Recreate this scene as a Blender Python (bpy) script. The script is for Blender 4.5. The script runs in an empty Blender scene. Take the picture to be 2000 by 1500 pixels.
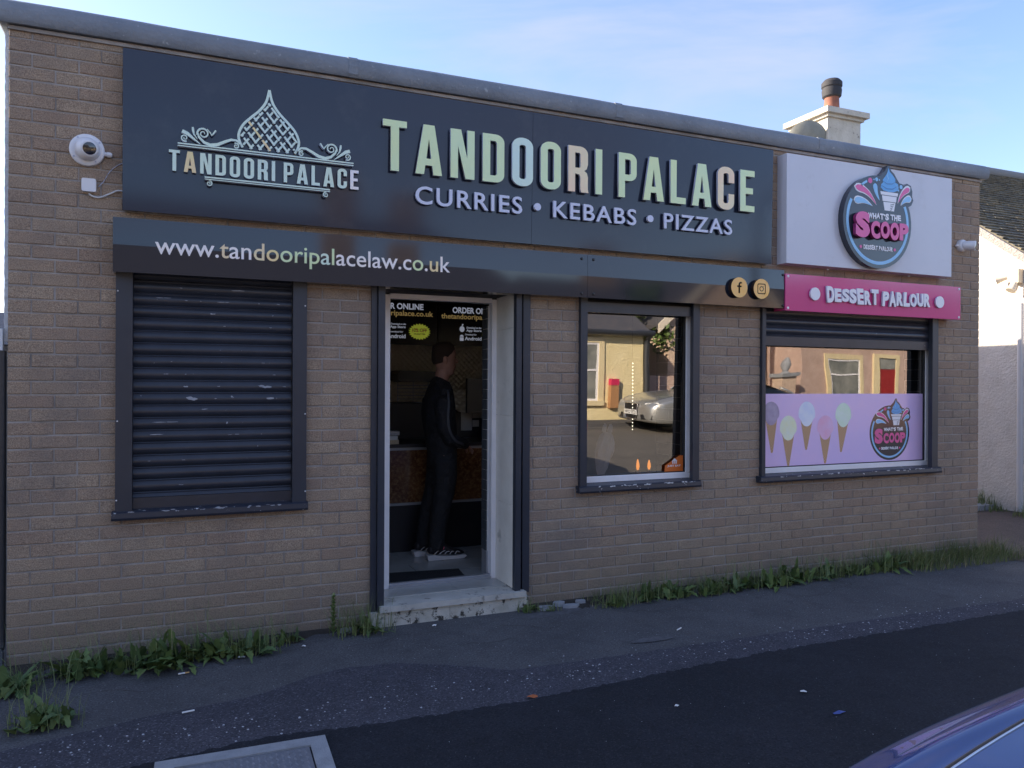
import bpy, bmesh, math, random
from mathutils import Vector, Matrix
R = math.radians
sc = bpy.context.scene
C = sc.collection
random.seed(7)

# ---------------------------------------------------------------- camera
cam = bpy.data.objects.new('camera', bpy.data.cameras.new('camera')); C.objects.link(cam)
cam.data.sensor_width = 36; cam.data.lens = 36 * 1499.24 / 2000
cam.data.clip_start = 0.05; cam.data.clip_end = 2000
r_ = Vector((0.91936842, -0.39336328, 0.00519997)); u_ = Vector((-0.00423003, 0.00333265, 0.9999855)); f_ = Vector((0.39337491, 0.91937708, -0.0014))
cam.matrix_world = Matrix(((r_.x, u_.x, -f_.x, 0), (r_.y, u_.y, -f_.y, -4.9196), (r_.z, u_.z, -f_.z, 1.579), (0, 0, 0, 1)))
sc.camera = cam
# ---------------------------------------------------------------- sun and sky
SUN = Vector((-1.74, 1.25, 1.0)).normalized()
EL = math.asin(SUN.z); AZ = math.atan2(SUN.x, SUN.y)
w = bpy.data.worlds.new('World'); sc.world = w; w.use_nodes = True
nt = w.node_tree; nt.nodes.clear()
out = nt.nodes.new('ShaderNodeOutputWorld'); bg = nt.nodes.new('ShaderNodeBackground')
sky = nt.nodes.new('ShaderNodeTexSky'); sky.sky_type = 'NISHITA'; sky.sun_disc = False
sky.sun_elevation = EL; sky.sun_rotation = AZ; sky.air_density = 1.0; sky.dust_density = 0.9; sky.ozone_density = 3.0
tc = nt.nodes.new('ShaderNodeTexCoord'); mp = nt.nodes.new('ShaderNodeMapping'); mp.inputs['Scale'].default_value = (1.1, 1.6, 5.5)
mp.inputs['Rotation'].default_value = (0, R(14), R(20))
nz = nt.nodes.new('ShaderNodeTexNoise'); nz.inputs['Scale'].default_value = 1.5; nz.inputs['Detail'].default_value = 7; nz.inputs['Roughness'].default_value = .55
nz.inputs['Distortion'].default_value = .5
rp = nt.nodes.new('ShaderNodeValToRGB'); rp.color_ramp.elements[0].position = .46; rp.color_ramp.elements[1].position = .72
rp.color_ramp.elements[0].color = (0, 0, 0, 1); rp.color_ramp.elements[1].color = (.75, .75, .75, 1)
mx = nt.nodes.new('ShaderNodeMixRGB'); mx.inputs['Color2'].default_value = (2.0, 2.15, 2.9, 1)
nt.links.new(tc.outputs['Generated'], mp.inputs['Vector']); nt.links.new(mp.outputs[0], nz.inputs['Vector'])
nt.links.new(nz.outputs['Fac'], rp.inputs[0]); nt.links.new(rp.outputs[0], mx.inputs['Fac']); tn = nt.nodes.new('ShaderNodeMixRGB'); tn.blend_type = 'MULTIPLY'; tn.inputs['Fac'].default_value = 1; tn.inputs['Color2'].default_value = (1, .91, .95, 1)
nt.links.new(sky.outputs[0], tn.inputs['Color1']); nt.links.new(tn.outputs[0], mx.inputs['Color1'])
nt.links.new(mx.outputs[0], bg.inputs['Color']); bg.inputs['Strength'].default_value = .118
nt.links.new(bg.outputs[0], out.inputs['Surface'])
sl = bpy.data.lights.new('sun', 'SUN'); sl.energy = 4.4; sl.angle = R(.53); sl.color = (1, .86, .68)
so = bpy.data.objects.new('sun', sl); C.objects.link(so); so.rotation_euler = (-SUN).to_track_quat('-Z', 'Y').to_euler(); so.location = (-20, 15, 20)
sc.view_settings.view_transform = 'Standard'; sc.view_settings.look = 'None'; sc.view_settings.gamma = 1
sc.view_settings.exposure = 1.64
sc.cycles.max_bounces = 7; sc.cycles.transparent_max_bounces = 12; sc.cycles.sample_clamp_indirect = 4

# ================================================================ materials
MATS = {}
def mat(name, col, rough=.6, met=0, spec=.5, var=None, vs=6, bump=0, bs=60, bdist=.01, wave=0, ws=1.3, emis=None, coat=0, var2=None, dirt=None, obj=True):
    """var: second colour mixed by noise; bump: fine noise bump; wave: slow panel waviness; dirt=(colour, low, high, scale)"""
    m = bpy.data.materials.new(name); m.use_nodes = True; t = m.node_tree; b = t.nodes['Principled BSDF']
    b.inputs['Base Color'].default_value = (*col, 1); b.inputs['Roughness'].default_value = rough; b.inputs['Metallic'].default_value = met
    b.inputs['Specular IOR Level'].default_value = spec; b.inputs['Coat Weight'].default_value = coat; b.inputs['Coat Roughness'].default_value = .03
    g = t.nodes.new('ShaderNodeNewGeometry'); P = g.outputs['Position']
    def noise(s, d=5, r=.6):
        n = t.nodes.new('ShaderNodeTexNoise'); n.inputs['Scale'].default_value = s; n.inputs['Detail'].default_value = d; n.inputs['Roughness'].default_value = r
        t.links.new(P, n.inputs['Vector']); return n.outputs['Fac']
    def ramp(f, a, c):
        rr = t.nodes.new('ShaderNodeMapRange'); rr.inputs['From Min'].default_value = a; rr.inputs['From Max'].default_value = c
        t.links.new(f, rr.inputs['Value']); return rr.outputs[0]
    cur = None
    def mixin(f, c2):
        nonlocal cur
        n = t.nodes.new('ShaderNodeMixRGB'); t.links.new(f, n.inputs['Fac']); n.inputs['Color2'].default_value = (*c2, 1)
        if cur is None: n.inputs['Color1'].default_value = (*col, 1)
        else: t.links.new(cur, n.inputs['Color1'])
        cur = n.outputs[0]
    if var: mixin(ramp(noise(vs), .35, .65), var)
    if var2: mixin(ramp(noise(vs * 7.3, 3), .45, .7), var2)
    if dirt: mixin(ramp(noise(dirt[3], 6, .7), dirt[1], dirt[2]), dirt[0])
    if cur is not None: t.links.new(cur, b.inputs['Base Color'])
    last = None
    for s, st, d, dist in ((bs, bump, 6, bdist), (ws, wave, 1, .05)):
        if st:
            bn = t.nodes.new('ShaderNodeBump'); bn.inputs['Strength'].default_value = st; bn.inputs['Distance'].default_value = dist
            t.links.new(noise(s, d), bn.inputs['Height'])
            if last: t.links.new(last, bn.inputs['Normal'])
            last = bn.outputs[0]
    if last: t.links.new(last, b.inputs['Normal'])
    if emis:
        b.inputs['Emission Color'].default_value = (*emis[0], 1); b.inputs['Emission Strength'].default_value = emis[1]
    MATS[name] = m; return m
def N(m, t): return m.node_tree.nodes.new(t)

def brick_mat(name, c1, c2, c3):
    m = bpy.data.materials.new(name); m.use_nodes = True; t = m.node_tree; b = t.nodes['Principled BSDF']
    g = N(m, 'ShaderNodeNewGeometry'); at = N(m, 'ShaderNodeAttribute'); at.attribute_name = 'tint'
    cr = N(m, 'ShaderNodeValToRGB'); e = cr.color_ramp.elements
    cr.color_ramp.interpolation = 'LINEAR'; e[0].color = (*c1, 1); e[1].color = (*c2, 1); x = e.new(.5); x.color = (*c3, 1)
    t.links.new(at.outputs['Fac'], cr.inputs[0])
    def noise(s, d=6, r=.65, src=None):
        n = N(m, 'ShaderNodeTexNoise'); n.inputs['Scale'].default_value = s; n.inputs['Detail'].default_value = d; n.inputs['Roughness'].default_value = r
        t.links.new(src or g.outputs['Position'], n.inputs['Vector']); return n.outputs['Fac']
    def rng(f, a, c, lo=0, hi=1):
        rr = N(m, 'ShaderNodeMapRange'); rr.inputs[1].default_value = a; rr.inputs[2].default_value = c; rr.inputs[3].default_value = lo; rr.inputs[4].default_value = hi
        t.links.new(f, rr.inputs[0]); return rr.outputs[0]
    def mix(f, a, c, mode='MIX'):
        n = N(m, 'ShaderNodeMixRGB'); n.blend_type = mode
        if isinstance(f, float): n.inputs[0].default_value = f
        else: t.links.new(f, n.inputs[0])
        for s, v in ((1, a), (2, c)):
            if isinstance(v, tuple): n.inputs[s].default_value = (*v, 1)
            else: t.links.new(v, n.inputs[s])
        return n.outputs[0]
    col = cr.outputs[0]
    col = mix(rng(noise(9), .35, .7, 0, .55), col, (.34, .26, .20))
    col = mix(rng(noise(170, 3), .40, .62, 0, .75), col, (.17, .12, .09))
    col = mix(rng(noise(260, 2), .62, .72, 0, .8), col, (.72, .64, .52))
    # damp and grime towards the ground with an uneven edge
    sp = N(m, 'ShaderNodeSeparateXYZ'); t.links.new(g.outputs['Position'], sp.inputs[0])
    ad = N(m, 'ShaderNodeMath'); ad.operation = 'MULTIPLY_ADD'; ad.inputs[1].default_value = .55; t.links.new(noise(2.2), ad.inputs[0]); t.links.new(sp.outputs['Z'], ad.inputs[2])
    col = mix(rng(ad.outputs[0], .85, .25, 0, .62), col, (.15, .14, .11))
    col = mix(rng(noise(1.3, 4), .48, .66, 0, .5), col, (.20, .17, .155))
    col = mix(rng(noise(60, 8, .85), .56, .62, 0, .5), col, (.14, .10, .078))
    # lime bloom speckles
    col = mix(rng(noise(38, 8, .8), .655, .70, 0, .75), col, (.58, .55, .5))
    t.links.new(col, b.inputs['Base Color']); b.inputs['Roughness'].default_value = .92; b.inputs['Specular IOR Level'].default_value = .2
    mpp = N(m, 'ShaderNodeMapping'); mpp.inputs['Scale'].default_value = (1, 1, 2.2); t.links.new(g.outputs['Position'], mpp.inputs[0])
    b1 = N(m, 'ShaderNodeBump'); b1.inputs['Strength'].default_value = 1; b1.inputs['Distance'].default_value = .009; t.links.new(noise(48, 8, .75, mpp.outputs[0]), b1.inputs['Height'])
    t.links.new(b1.outputs[0], b.inputs['Normal'])
    MATS[name] = m; return m

def asphalt(name, base, light, speck, sbig=.62):
    m = bpy.data.materials.new(name); m.use_nodes = True; t = m.node_tree; b = t.nodes['Principled BSDF']
    g = N(m, 'ShaderNodeNewGeometry')
    def noise(s, d=5, r=.6):
        n = N(m, 'ShaderNodeTexNoise'); n.inputs['Scale'].default_value = s; n.inputs['Detail'].default_value = d; n.inputs['Roughness'].default_value = r
        t.links.new(g.outputs['Position'], n.inputs['Vector']); return n.outputs['Fac']
    def mix(f, a, c2, lo, hi, k=1):
        rr = N(m, 'ShaderNodeMapRange'); rr.inputs[1].default_value = lo; rr.inputs[2].default_value = hi; rr.inputs[4].default_value = k; t.links.new(f, rr.inputs[0])
        n = N(m, 'ShaderNodeMixRGB'); t.links.new(rr.outputs[0], n.inputs[0]); n.inputs[2].default_value = (*c2, 1)
        if isinstance(a, tuple): n.inputs[1].default_value = (*a, 1)
        else: t.links.new(a, n.inputs[1])
        return n.outputs[0]
    c = mix(noise(1.6), base, light, .38, .68)
    c = mix(noise(7, 4), c, tuple(v * .62 for v in base), .5, .75, .6)
    v = N(m, 'ShaderNodeTexVoronoi'); v.inputs['Scale'].default_value = 150; t.links.new(g.outputs['Position'], v.inputs['Vector'])
    sp = N(m, 'ShaderNodeSeparateXYZ'); t.links.new(v.outputs['Color'], sp.inputs[0])
    c = mix(sp.outputs[0], c, speck, .86, .93, .55)
    c = mix(noise(95, 3), c, tuple(x * .55 for x in base), .5, .62, .8)
    c = mix(noise(23, 2), c, tuple(min(1, x * 1.9) for x in speck), .74, .76, sbig)
    t.links.new(c, b.inputs['Base Color']); b.inputs['Roughness'].default_value = .88; b.inputs['Specular IOR Level'].default_value = .3
    b1 = N(m, 'ShaderNodeBump'); b1.inputs['Strength'].default_value = .6; b1.inputs['Distance'].default_value = .006; t.links.new(noise(120, 4, .7), b1.inputs['Height'])
    b2 = N(m, 'ShaderNodeBump'); b2.inputs['Strength'].default_value = .35; b2.inputs['Distance'].default_value = .05; t.links.new(noise(3, 3), b2.inputs['Height']); t.links.new(b1.outputs[0], b2.inputs['Normal'])
    t.links.new(b2.outputs[0], b.inputs['Normal'])
    MATS[name] = m; return m

def glass_mat(name, tint=(.72, .75, .76), k=2.6, wob=.02):
    m = bpy.data.materials.new(name); m.use_nodes = True; t = m.node_tree; t.nodes.remove(t.nodes['Principled BSDF'])
    o = t.nodes['Material Output']; fr = N(m, 'ShaderNodeFresnel'); fr.inputs['IOR'].default_value = 1.5
    mu = N(m, 'ShaderNodeMath'); mu.operation = 'MULTIPLY'; mu.inputs[1].default_value = k; mu.use_clamp = True; t.links.new(fr.outputs[0], mu.inputs[0])
    tr = N(m, 'ShaderNodeBsdfTransparent'); tr.inputs[0].default_value = (*tint, 1)
    gl = N(m, 'ShaderNodeBsdfGlossy'); gl.inputs['Roughness'].default_value = .004
    g = N(m, 'ShaderNodeNewGeometry'); n = N(m, 'ShaderNodeTexNoise'); n.inputs['Scale'].default_value = 1.6; n.inputs['Detail'].default_value = 1; t.links.new(g.outputs['Position'], n.inputs['Vector'])
    bp = N(m, 'ShaderNodeBump'); bp.inputs['Strength'].default_value = wob; bp.inputs['Distance'].default_value = .05; t.links.new(n.outputs['Fac'], bp.inputs['Height']); t.links.new(bp.outputs[0], gl.inputs['Normal'])
    ms = N(m, 'ShaderNodeMixShader'); t.links.new(mu.outputs[0], ms.inputs[0]); t.links.new(tr.outputs[0], ms.inputs[1]); t.links.new(gl.outputs[0], ms.inputs[2]); t.links.new(ms.outputs[0], o.inputs[0])
    MATS[name] = m; return m

brick_mat('brick', (.46, .325, .235), (.56, .425, .30), (.51, .378, .267))
mat('mortar', (.42, .38, .35), .95, var=(.26, .235, .215), vs=5, bump=.5, bs=120, spec=.2, dirt=((.5, .48, .45), .66, .70, 45))
mat('coping_felt', (.16, .18, .21), .55, var=(.22, .24, .27), vs=3, bump=.5, bs=50, dirt=((.38, .4, .42), .62, .72, 22))
mat('sign_navy', (.020, .026, .046), .10, spec=.5, dirt=((.042, .048, .065), .56, .85, 2.6), wave=.018, ws=1.1)
mat('fascia_black', (.014, .018, .030), .07, spec=.7, wave=.05, ws=.9)
mat('sign_edge', (.012, .014, .02), .4)
mat('letter_side', (.46, .48, .60), .35)
mat('foil_green', (.68, .82, .52), .32, met=.1, var=(.74, .82, .44), vs=1.7)
mat('foil_mint', (.66, .80, .72), .32, met=.1, var=(.70, .82, .66), vs=3)
mat('foil_gold', (.86, .72, .34), .32, met=.15, var=(.88, .62, .38), vs=5)
mat('foil_peach', (.90, .62, .42), .32, met=.15, var=(.82, .70, .44), vs=2.5)
mat('foil_rose', (.97, .88, .80), .32, var=(.93, .88, .90), vs=5)
mat('acrylic_lilac', (.66, .68, .82), .3)
mat('vinyl_white', (.85, .84, .86), .35)
mat('white_panel', (.66, .66, .72), .22, spec=.4, var=(.62, .62, .68), vs=1.5, dirt=((.54, .53, .56), .58, .85, 5))
mat('pink_panel', (.66, .065, .24), .12, spec=.8, wave=.03, ws=1.5)
mat('screw_white', (.8, .78, .8), .4)
mat('logo_black', (.035, .04, .055), .1, spec=.6, wave=.02)
mat('logo_blue', (.13, .42, .80), .3); mat('logo_blue_light', (.30, .60, .90), .3); mat('logo_blue_dark', (.06, .2, .48), .3)
mat('logo_pink', (.80, .12, .36), .25); mat('logo_pink_side', (.28, .03, .13), .3); mat('logo_white', (.86, .86, .9), .3)
mat('icon_gold', (.98, .54, .13), .35, var=(.98, .60, .22), vs=9); mat('icon_dark', (.03, .012, .008), .5)
mat('frame_navy', (.027, .031, .043), .42, var=(.034, .039, .053), vs=3, dirt=((.42, .43, .45), .725, .74, 33))
mat('shutter_navy', (.026, .029, .040), .33, var=(.034, .038, .052), vs=7, dirt=((.35, .36, .38), .70, .73, 17))
mat('sill_navy', (.022, .026, .04), .4, dirt=((.62, .62, .62), .635, .65, 26))
mat('upvc', (.86, .84, .85), .3, var=(.80, .78, .79), vs=8)
mat('aluminium', (.42, .43, .46), .4, met=.6)
mat('reveal_stone', (.74, .70, .63), .35, var=(.66, .62, .55), vs=7, dirt=((.30, .28, .24), .60, .75, 5))
mat('step_stone', (.52, .50, .45), .7, var=(.42, .40, .36), vs=6, bump=.3, bs=70, dirt=((.07, .065, .055), .56, .68, 9))
mat('step_riser', (.56, .54, .48), .8, var=(.40, .38, .32), vs=9, bump=.5, bs=50, dirt=((.05, .046, .04), .54, .60, 13))
mat('floor_tile', (.40, .40, .38), .25, var=(.34, .34, .32), vs=4)
mat('grout', (.08, .08, .08), .9)
mat('tile_dark', (.055, .065, .075), .22, var=(.075, .085, .095), vs=8)
mat('counter_brown', (.15, .072, .03), .2, var=(.07, .022, .008), vs=5, var2=(.24, .13, .055), coat=.4)
mat('counter_black', (.012, .013, .018), .4); mat('counter_trim', (.30, .31, .32), .35, met=.3)
mat('black_plastic', (.010, .011, .013), .3); mat('black_matte', (.012, .012, .014), .8); mat('mat_rubber', (.012, .013, .016), .95, bump=.5, bs=300)
mat('steel_panel', (.8, .72, .56), .3, met=.3)
mat('plaster_in', (.30, .29, .27), .8); mat('ceiling_in', (.45, .44, .42), .9)
mat('screen_black', (.006, .008, .016), .25)
mat('board_white', (.7, .72, .78), .5, emis=((.6, .65, .8), .10)); mat('board_gold', (.45, .30, .10), .5, emis=((.6, .42, .16), .07)); mat('board_lime', (.55, .62, .06), .5, emis=((.6, .68, .08), .07)); mat('board_blue', (.05, .10, .5), .5)
mat('paper', (.6, .6, .58), .8); mat('card', (.5, .42, .28), .8)
mat('skin', (.42, .24, .18), .55, var=(.36, .19, .145), vs=20); mat('hair', (.05, .032, .024), .9, bump=.8, bs=400)
mat('tracksuit', (.014, .015, .018), .75, bump=.9, bs=13, bdist=.05); mat('stripe', (.06, .065, .075), .6)
mat('shoe_black', (.02, .018, .02), .5); mat('shoe_white', (.62, .62, .62), .5); mat('shoe_pink', (.55, .08, .15), .5)
mat('cctv_white', (.74, .73, .75), .35); mat('cctv_glass', (.012, .012, .016), .05, spec=.9); mat('cable_white', (.62, .62, .63), .5)
mat('harl_white', (.74, .70, .64), .95, bump=.8, bs=34, bdist=.02, var=(.66, .62, .56), vs=4)
mat('harl_side', (.66, .68, .70), .95, bump=1.0, bs=40, bdist=.02)
mat('harl_cream', (.82, .70, .42), .95, bump=.8, bs=14, bdist=.03, var=(.76, .64, .36), vs=2)
mat('harl_pink', (.56, .41, .34), .95, bump=.8, bs=16, bdist=.03, var=(.48, .34, .28), vs=3)
mat('harl_peach', (.66, .50, .38), .95, bump=.8, bs=16, bdist=.03, var=(.58, .43, .32), vs=3)
mat('stone_brown', (.26, .20, .16), .95, bump=.7, bs=12, bdist=.03, var=(.19, .145, .12), vs=3)
mat('trim_cream', (.72, .60, .36), .6); mat('barge', (.70, .62, .5), .6)
mat('slate', (.075, .075, .085), .6, var=(.11, .10, .10), vs=5, bump=.5, bs=9, bdist=.02)
mat('roof_mottled', (.13, .115, .085), .9, var=(.22, .19, .125), vs=3.2, var2=(.06, .058, .055), bump=.6, bs=50)  # tile brown mixed with paler and darker tones by noise
mat('ridge_tile', (.22, .22, .22), .85, bump=.3)
mat('verge_mortar', (.34, .31, .29), .95, bump=1, bs=35, bdist=.03)
mat('chimney_render', (.60, .56, .48), .9, var=(.50, .46, .38), vs=5, dirt=((.13, .11, .09), .60, .68, 9), bump=.6, bs=30)
mat('terracotta', (.30, .12, .07), .8, var=(.20, .08, .06), vs=9); mat('soot', (.035, .035, .04), .8)
mat('dish_grey', (.26, .26, .22), .6, var=(.20, .20, .17), vs=9)
mat('timber_grey', (.17, .165, .16), .85, var=(.12, .12, .12), vs=12, bump=.4); mat('dark_pipe', (.03, .032, .036), .4)
mat('concrete', (.34, .35, .37), .9, var=(.27, .28, .295), vs=14, bump=.6, bs=150)
mat('iron_lid', (.26, .27, .30), .45, met=.3, var=(.20, .21, .235), vs=30)
mat('leaf', (.095, .155, .04), .6, var=(.15, .20, .06), vs=9); mat('leaf_dark', (.06, .11, .035), .6, var=(.10, .15, .05), vs=9)
mat('grass_green', (.12, .17, .05), .65, var=(.20, .22, .09), vs=14); mat('straw', (.36, .32, .19), .8)
mat('tree_leaf', (.055, .11, .022), .6, var=(.11, .16, .03), vs=1.2); mat('bark', (.09, .07, .05), .9)
mat('butt_white', (.75, .74, .72), .8); mat('butt_tan', (.55, .33, .12), .8); mat('leaf_orange', (.42, .12, .04), .8); mat('wrap_blue', (.05, .09, .35), .5); mat('grit', (.42, .42, .44), .9); mat('gum', (.24, .235, .24), .9)
mat('chip_grey', (.34, .35, .38), .7); mat('chip_white', (.72, .72, .72), .7)
mat('patch_grey', (.125, .122, .13), .95, var=(.085, .083, .09), vs=25, bump=1, bs=60)
mat('soil', (.05, .042, .034), 1, var=(.03, .026, .022), vs=20, bump=1, bs=60)
mat('car_blue', (.004, .011, .065), .15, spec=.4, coat=1); mat('car_silver', (.50, .50, .48), .28, met=.7, coat=.6)
mat('car_glass', (.012, .015, .018), .03, spec=.9, coat=.5); mat('tyre', (.015, .015, .016), .85); mat('rim', (.45, .45, .47), .3, met=.8); mat('chrome', (.75, .75, .78), .12, met=1)
mat('lamp_clear', (.75, .75, .72), .1, spec=.9); mat('plate_white', (.8, .8, .78), .4); mat('plate_yellow', (.8, .6, .08), .4); mat('seal', (.01, .01, .012), .5)
mat('door_red', (.30, .02, .018), .4); mat('glass_far', (.16, .17, .16), .12, spec=.7, var=(.30, .30, .27), vs=3); mat('box_brown', (.42, .22, .10), .6); mat('sign_red', (.60, .03, .10), .5)
mat('poster_lilac', (.70, .56, .90), .18, var=(.86, .60, .86), vs=1.0, spec=.5)
mat('scoop_violet', (.42, .32, .44), .5, var=(.52, .42, .54), vs=20); mat('scoop_yellow', (.90, .90, .58), .5, var=(.88, .92, .78), vs=10); mat('scoop_blue', (.76, .80, .95), .5, var=(.88, .90, .96), vs=10)
mat('scoop_pink', (.90, .48, .66), .5, var=(.88, .58, .80), vs=10); mat('scoop_mint', (.76, .90, .68), .5, var=(.84, .92, .80), vs=10)
mat('orange_sticker', (.75, .17, .03), .4)
mat('amber_lamp', (.4, .12, .02), .5, emis=((1, .33, .06), .55)); mat('led', (1, .9, .7), .5, emis=((1, .9, .66), 1.3))
mat('pole_dark', (.03, .035, .045), .5)
asphalt('asphalt_old', (.090, .088, .092), (.122, .119, .122), (.18, .18, .19), .35)
asphalt('asphalt_road', (.15, .135, .115), (.19, .17, .145), (.26, .25, .23), .3)
asphalt('asphalt_worn', (.060, .058, .070), (.080, .076, .092), (.20, .20, .22), .9)
asphalt('asphalt_new', (.016, .018, .024), (.023, .025, .033), (.05, .052, .06), .12)
asphalt('drive', (.10, .078, .07), (.13, .10, .088), (.19, .16, .15), .3)
glass_mat('glass', k=8, wob=.02); glass_mat('glass_wavy', k=5.5, wob=.045)
# quilted steel splashback: bump of crossed waves
m = MATS['steel_panel']; t = m.node_tree; g = N(m, 'ShaderNodeNewGeometry'); mp2 = N(m, 'ShaderNodeMapping'); mp2.inputs['Rotation'].default_value = (0, R(45), 0); mp2.inputs['Scale'].default_value = (24, 1, 24)
t.links.new(g.outputs['Position'], mp2.inputs[0]); vo = N(m, 'ShaderNodeTexVoronoi'); vo.inputs['Scale'].default_value = 1; vo.inputs['Randomness'].default_value = 0; t.links.new(mp2.outputs[0], vo.inputs['Vector'])
bp = N(m, 'ShaderNodeBump'); bp.invert = True; bp.inputs['Strength'].default_value = 1; bp.inputs['Distance'].default_value = .02; t.links.new(vo.outputs['Distance'], bp.inputs['Height']); t.links.new(bp.outputs[0], t.nodes['Principled BSDF'].inputs['Normal'])
# waffle cones: brick-like diamond print
m = mat('waffle', (.60, .36, .2), .6); t = m.node_tree; g = N(m, 'ShaderNodeNewGeometry'); mp3 = N(m, 'ShaderNodeMapping'); mp3.inputs['Rotation'].default_value = (0, R(40), 0); mp3.inputs['Scale'].default_value = (55, 1, 55)
t.links.new(g.outputs['Position'], mp3.inputs[0]); vo = N(m, 'ShaderNodeTexVoronoi'); vo.feature = 'DISTANCE_TO_EDGE'; vo.inputs['Scale'].default_value = 1; vo.inputs['Randomness'].default_value = 0.1; t.links.new(mp3.outputs[0], vo.inputs['Vector'])
cr = N(m, 'ShaderNodeValToRGB'); cr.color_ramp.elements[0].color = (.44, .22, .10, 1); cr.color_ramp.elements[1].color = (.72, .47, .27, 1); cr.color_ramp.elements[1].position = .3; t.links.new(vo.outputs['Distance'], cr.inputs[0]); t.links.new(cr.outputs[0], t.nodes['Principled BSDF'].inputs['Base Color'])
# translucent carrier bag
m = bpy.data.materials.new('bag_film'); m.use_nodes = True; MATS['bag_film'] = m; b = m.node_tree.nodes['Principled BSDF']
b.inputs['Base Color'].default_value = (.85, .86, .9, 1); b.inputs['Roughness'].default_value = .25; b.inputs['Alpha'].default_value = .95

# ================================================================ helpers
def gloc(o):
    v = Vector(o.location)
    while o.parent: o = o.parent; v += Vector(o.location)
    return v
def link(name, me, m, parent=None, smooth=None, label=None, cat=None, group=None, kind=None, origin=None):
    ms = m if isinstance(m, (list, tuple)) else [m]
    for q in ms: me.materials.append(MATS[q])
    if smooth:
        me.shade_smooth()
        if smooth is not True: me.set_sharp_from_angle(angle=R(smooth))
    o = bpy.data.objects.new(name, me); C.objects.link(o)
    xs = [v.co for v in me.vertices]
    if origin is None and xs:
        origin = Vector(((min(v.x for v in xs) + max(v.x for v in xs)) / 2, (min(v.y for v in xs) + max(v.y for v in xs)) / 2, min(v.z for v in xs)))
    origin = Vector(origin or (0, 0, 0))
    if parent is not None:
        o.parent = parent; o.location = origin - gloc(parent)
    else: o.location = origin
    me.transform(Matrix.Translation(-origin))
    tag(o, label, cat, group, kind); return o
def tag(o, label=None, cat=None, group=None, kind=None):
    for k, v in (('label', label), ('category', cat), ('group', group), ('kind', kind)):
        if v: o[k] = v
    return o
def empty(name, loc, label=None, cat=None, group=None, kind=None):
    o = bpy.data.objects.new(name, None); C.objects.link(o); o.location = loc; o.empty_display_size = .1
    return tag(o, label, cat, group, kind)
def tomesh(bm, name='m', bev=0, seg=1):
    if bev:
        bmesh.ops.bevel(bm, geom=[e for e in bm.edges if len(e.link_faces) == 2 and e.calc_face_angle(0) > .6], offset=bev, segments=seg, affect='EDGES', clamp_overlap=True)
    bmesh.ops.recalc_face_normals(bm, faces=bm.faces)
    me = bpy.data.meshes.new(name); bm.to_mesh(me); bm.free(); return me
def bx(bm, x0, x1, y0, y1, z0, z1, mi=0):
    v = [bm.verts.new(p) for p in ((x0, y0, z0), (x1, y0, z0), (x1, y1, z0), (x0, y1, z0), (x0, y0, z1), (x1, y0, z1), (x1, y1, z1), (x0, y1, z1))]
    for f in ((3, 2, 1, 0), (4, 5, 6, 7), (0, 1, 5, 4), (1, 2, 6, 5), (2, 3, 7, 6), (3, 0, 4, 7)):
        bm.faces.new([v[i] for i in f]).material_index = mi
def box(name, b, m, parent=None, bev=.002, **k):
    bm = bmesh.new()
    for q in (b if isinstance(b[0], (list, tuple)) else [b]): bx(bm, *q)
    return link(name, tomesh(bm, name, bev), m, parent, **k)
def prism(bm, poly, y0, y1, axis='y', mi=0):
    """poly of (a,b): axis y -> (x,z); axis x -> (y,z); axis z -> (x,y)"""
    f = {'y': lambda a, b, c: (a, c, b), 'x': lambda a, b, c: (c, a, b), 'z': lambda a, b, c: (a, b, c)}[axis]
    A = [bm.verts.new(f(a, b, y0)) for a, b in poly]; B = [bm.verts.new(f(a, b, y1)) for a, b in poly]; n = len(poly)
    bm.faces.new(A).material_index = mi; bm.faces.new(B[::-1]).material_index = mi
    for i in range(n): bm.faces.new((A[i], A[(i + 1) % n], B[(i + 1) % n], B[i])).material_index = mi
def tube(bm, pts, rad, n=8, side=None, cap=True, mi=0):
    pts = [Vector(p) for p in pts]; rings = []
    ref = Vector(side) if side else None
    for i, p in enumerate(pts):
        d = (pts[min(i + 1, len(pts) - 1)] - pts[max(i - 1, 0)]).normalized()
        s0 = ref if ref else (Vector((0, 0, 1)) if abs(d.z) < .9 else Vector((1, 0, 0)))
        a = (s0 - d * s0.dot(d)).normalized(); b = d.cross(a)
        r = rad[i] if isinstance(rad, (list, tuple)) else rad
        ra, rb = r if isinstance(r, (list, tuple)) else (r, r)
        rings.append([bm.verts.new(p + a * (ra * math.cos(2 * math.pi * k / n)) + b * (rb * math.sin(2 * math.pi * k / n))) for k in range(n)])
    for A, B in zip(rings, rings[1:]):
        for k in range(n): bm.faces.new((A[k], A[(k + 1) % n], B[(k + 1) % n], B[k])).material_index = mi
    if cap: bm.faces.new(rings[0][::-1]).material_index = mi; bm.faces.new(rings[-1]).material_index = mi
    return rings
def lathe(bm, prof, c, axis=(0, 0, 1), n=24, mi=0):
    """prof: (radius, height) along axis from c"""
    ax = Vector(axis).normalized(); a = ax.orthogonal().normalized(); b = ax.cross(a); c = Vector(c); rings = []
    for r, h in prof:
        r = max(r, 1e-5); rings.append([bm.verts.new(c + ax * h + a * (r * math.cos(2 * math.pi * k / n)) + b * (r * math.sin(2 * math.pi * k / n))) for k in range(n)])
    for A, B in zip(rings, rings[1:]):
        for k in range(n): bm.faces.new((A[k], A[(k + 1) % n], B[(k + 1) % n], B[k])).material_index = mi
    bm.faces.new(rings[0][::-1]).material_index = mi; bm.faces.new(rings[-1]).material_index = mi
DG = bpy.context.evaluated_depsgraph_get
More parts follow.
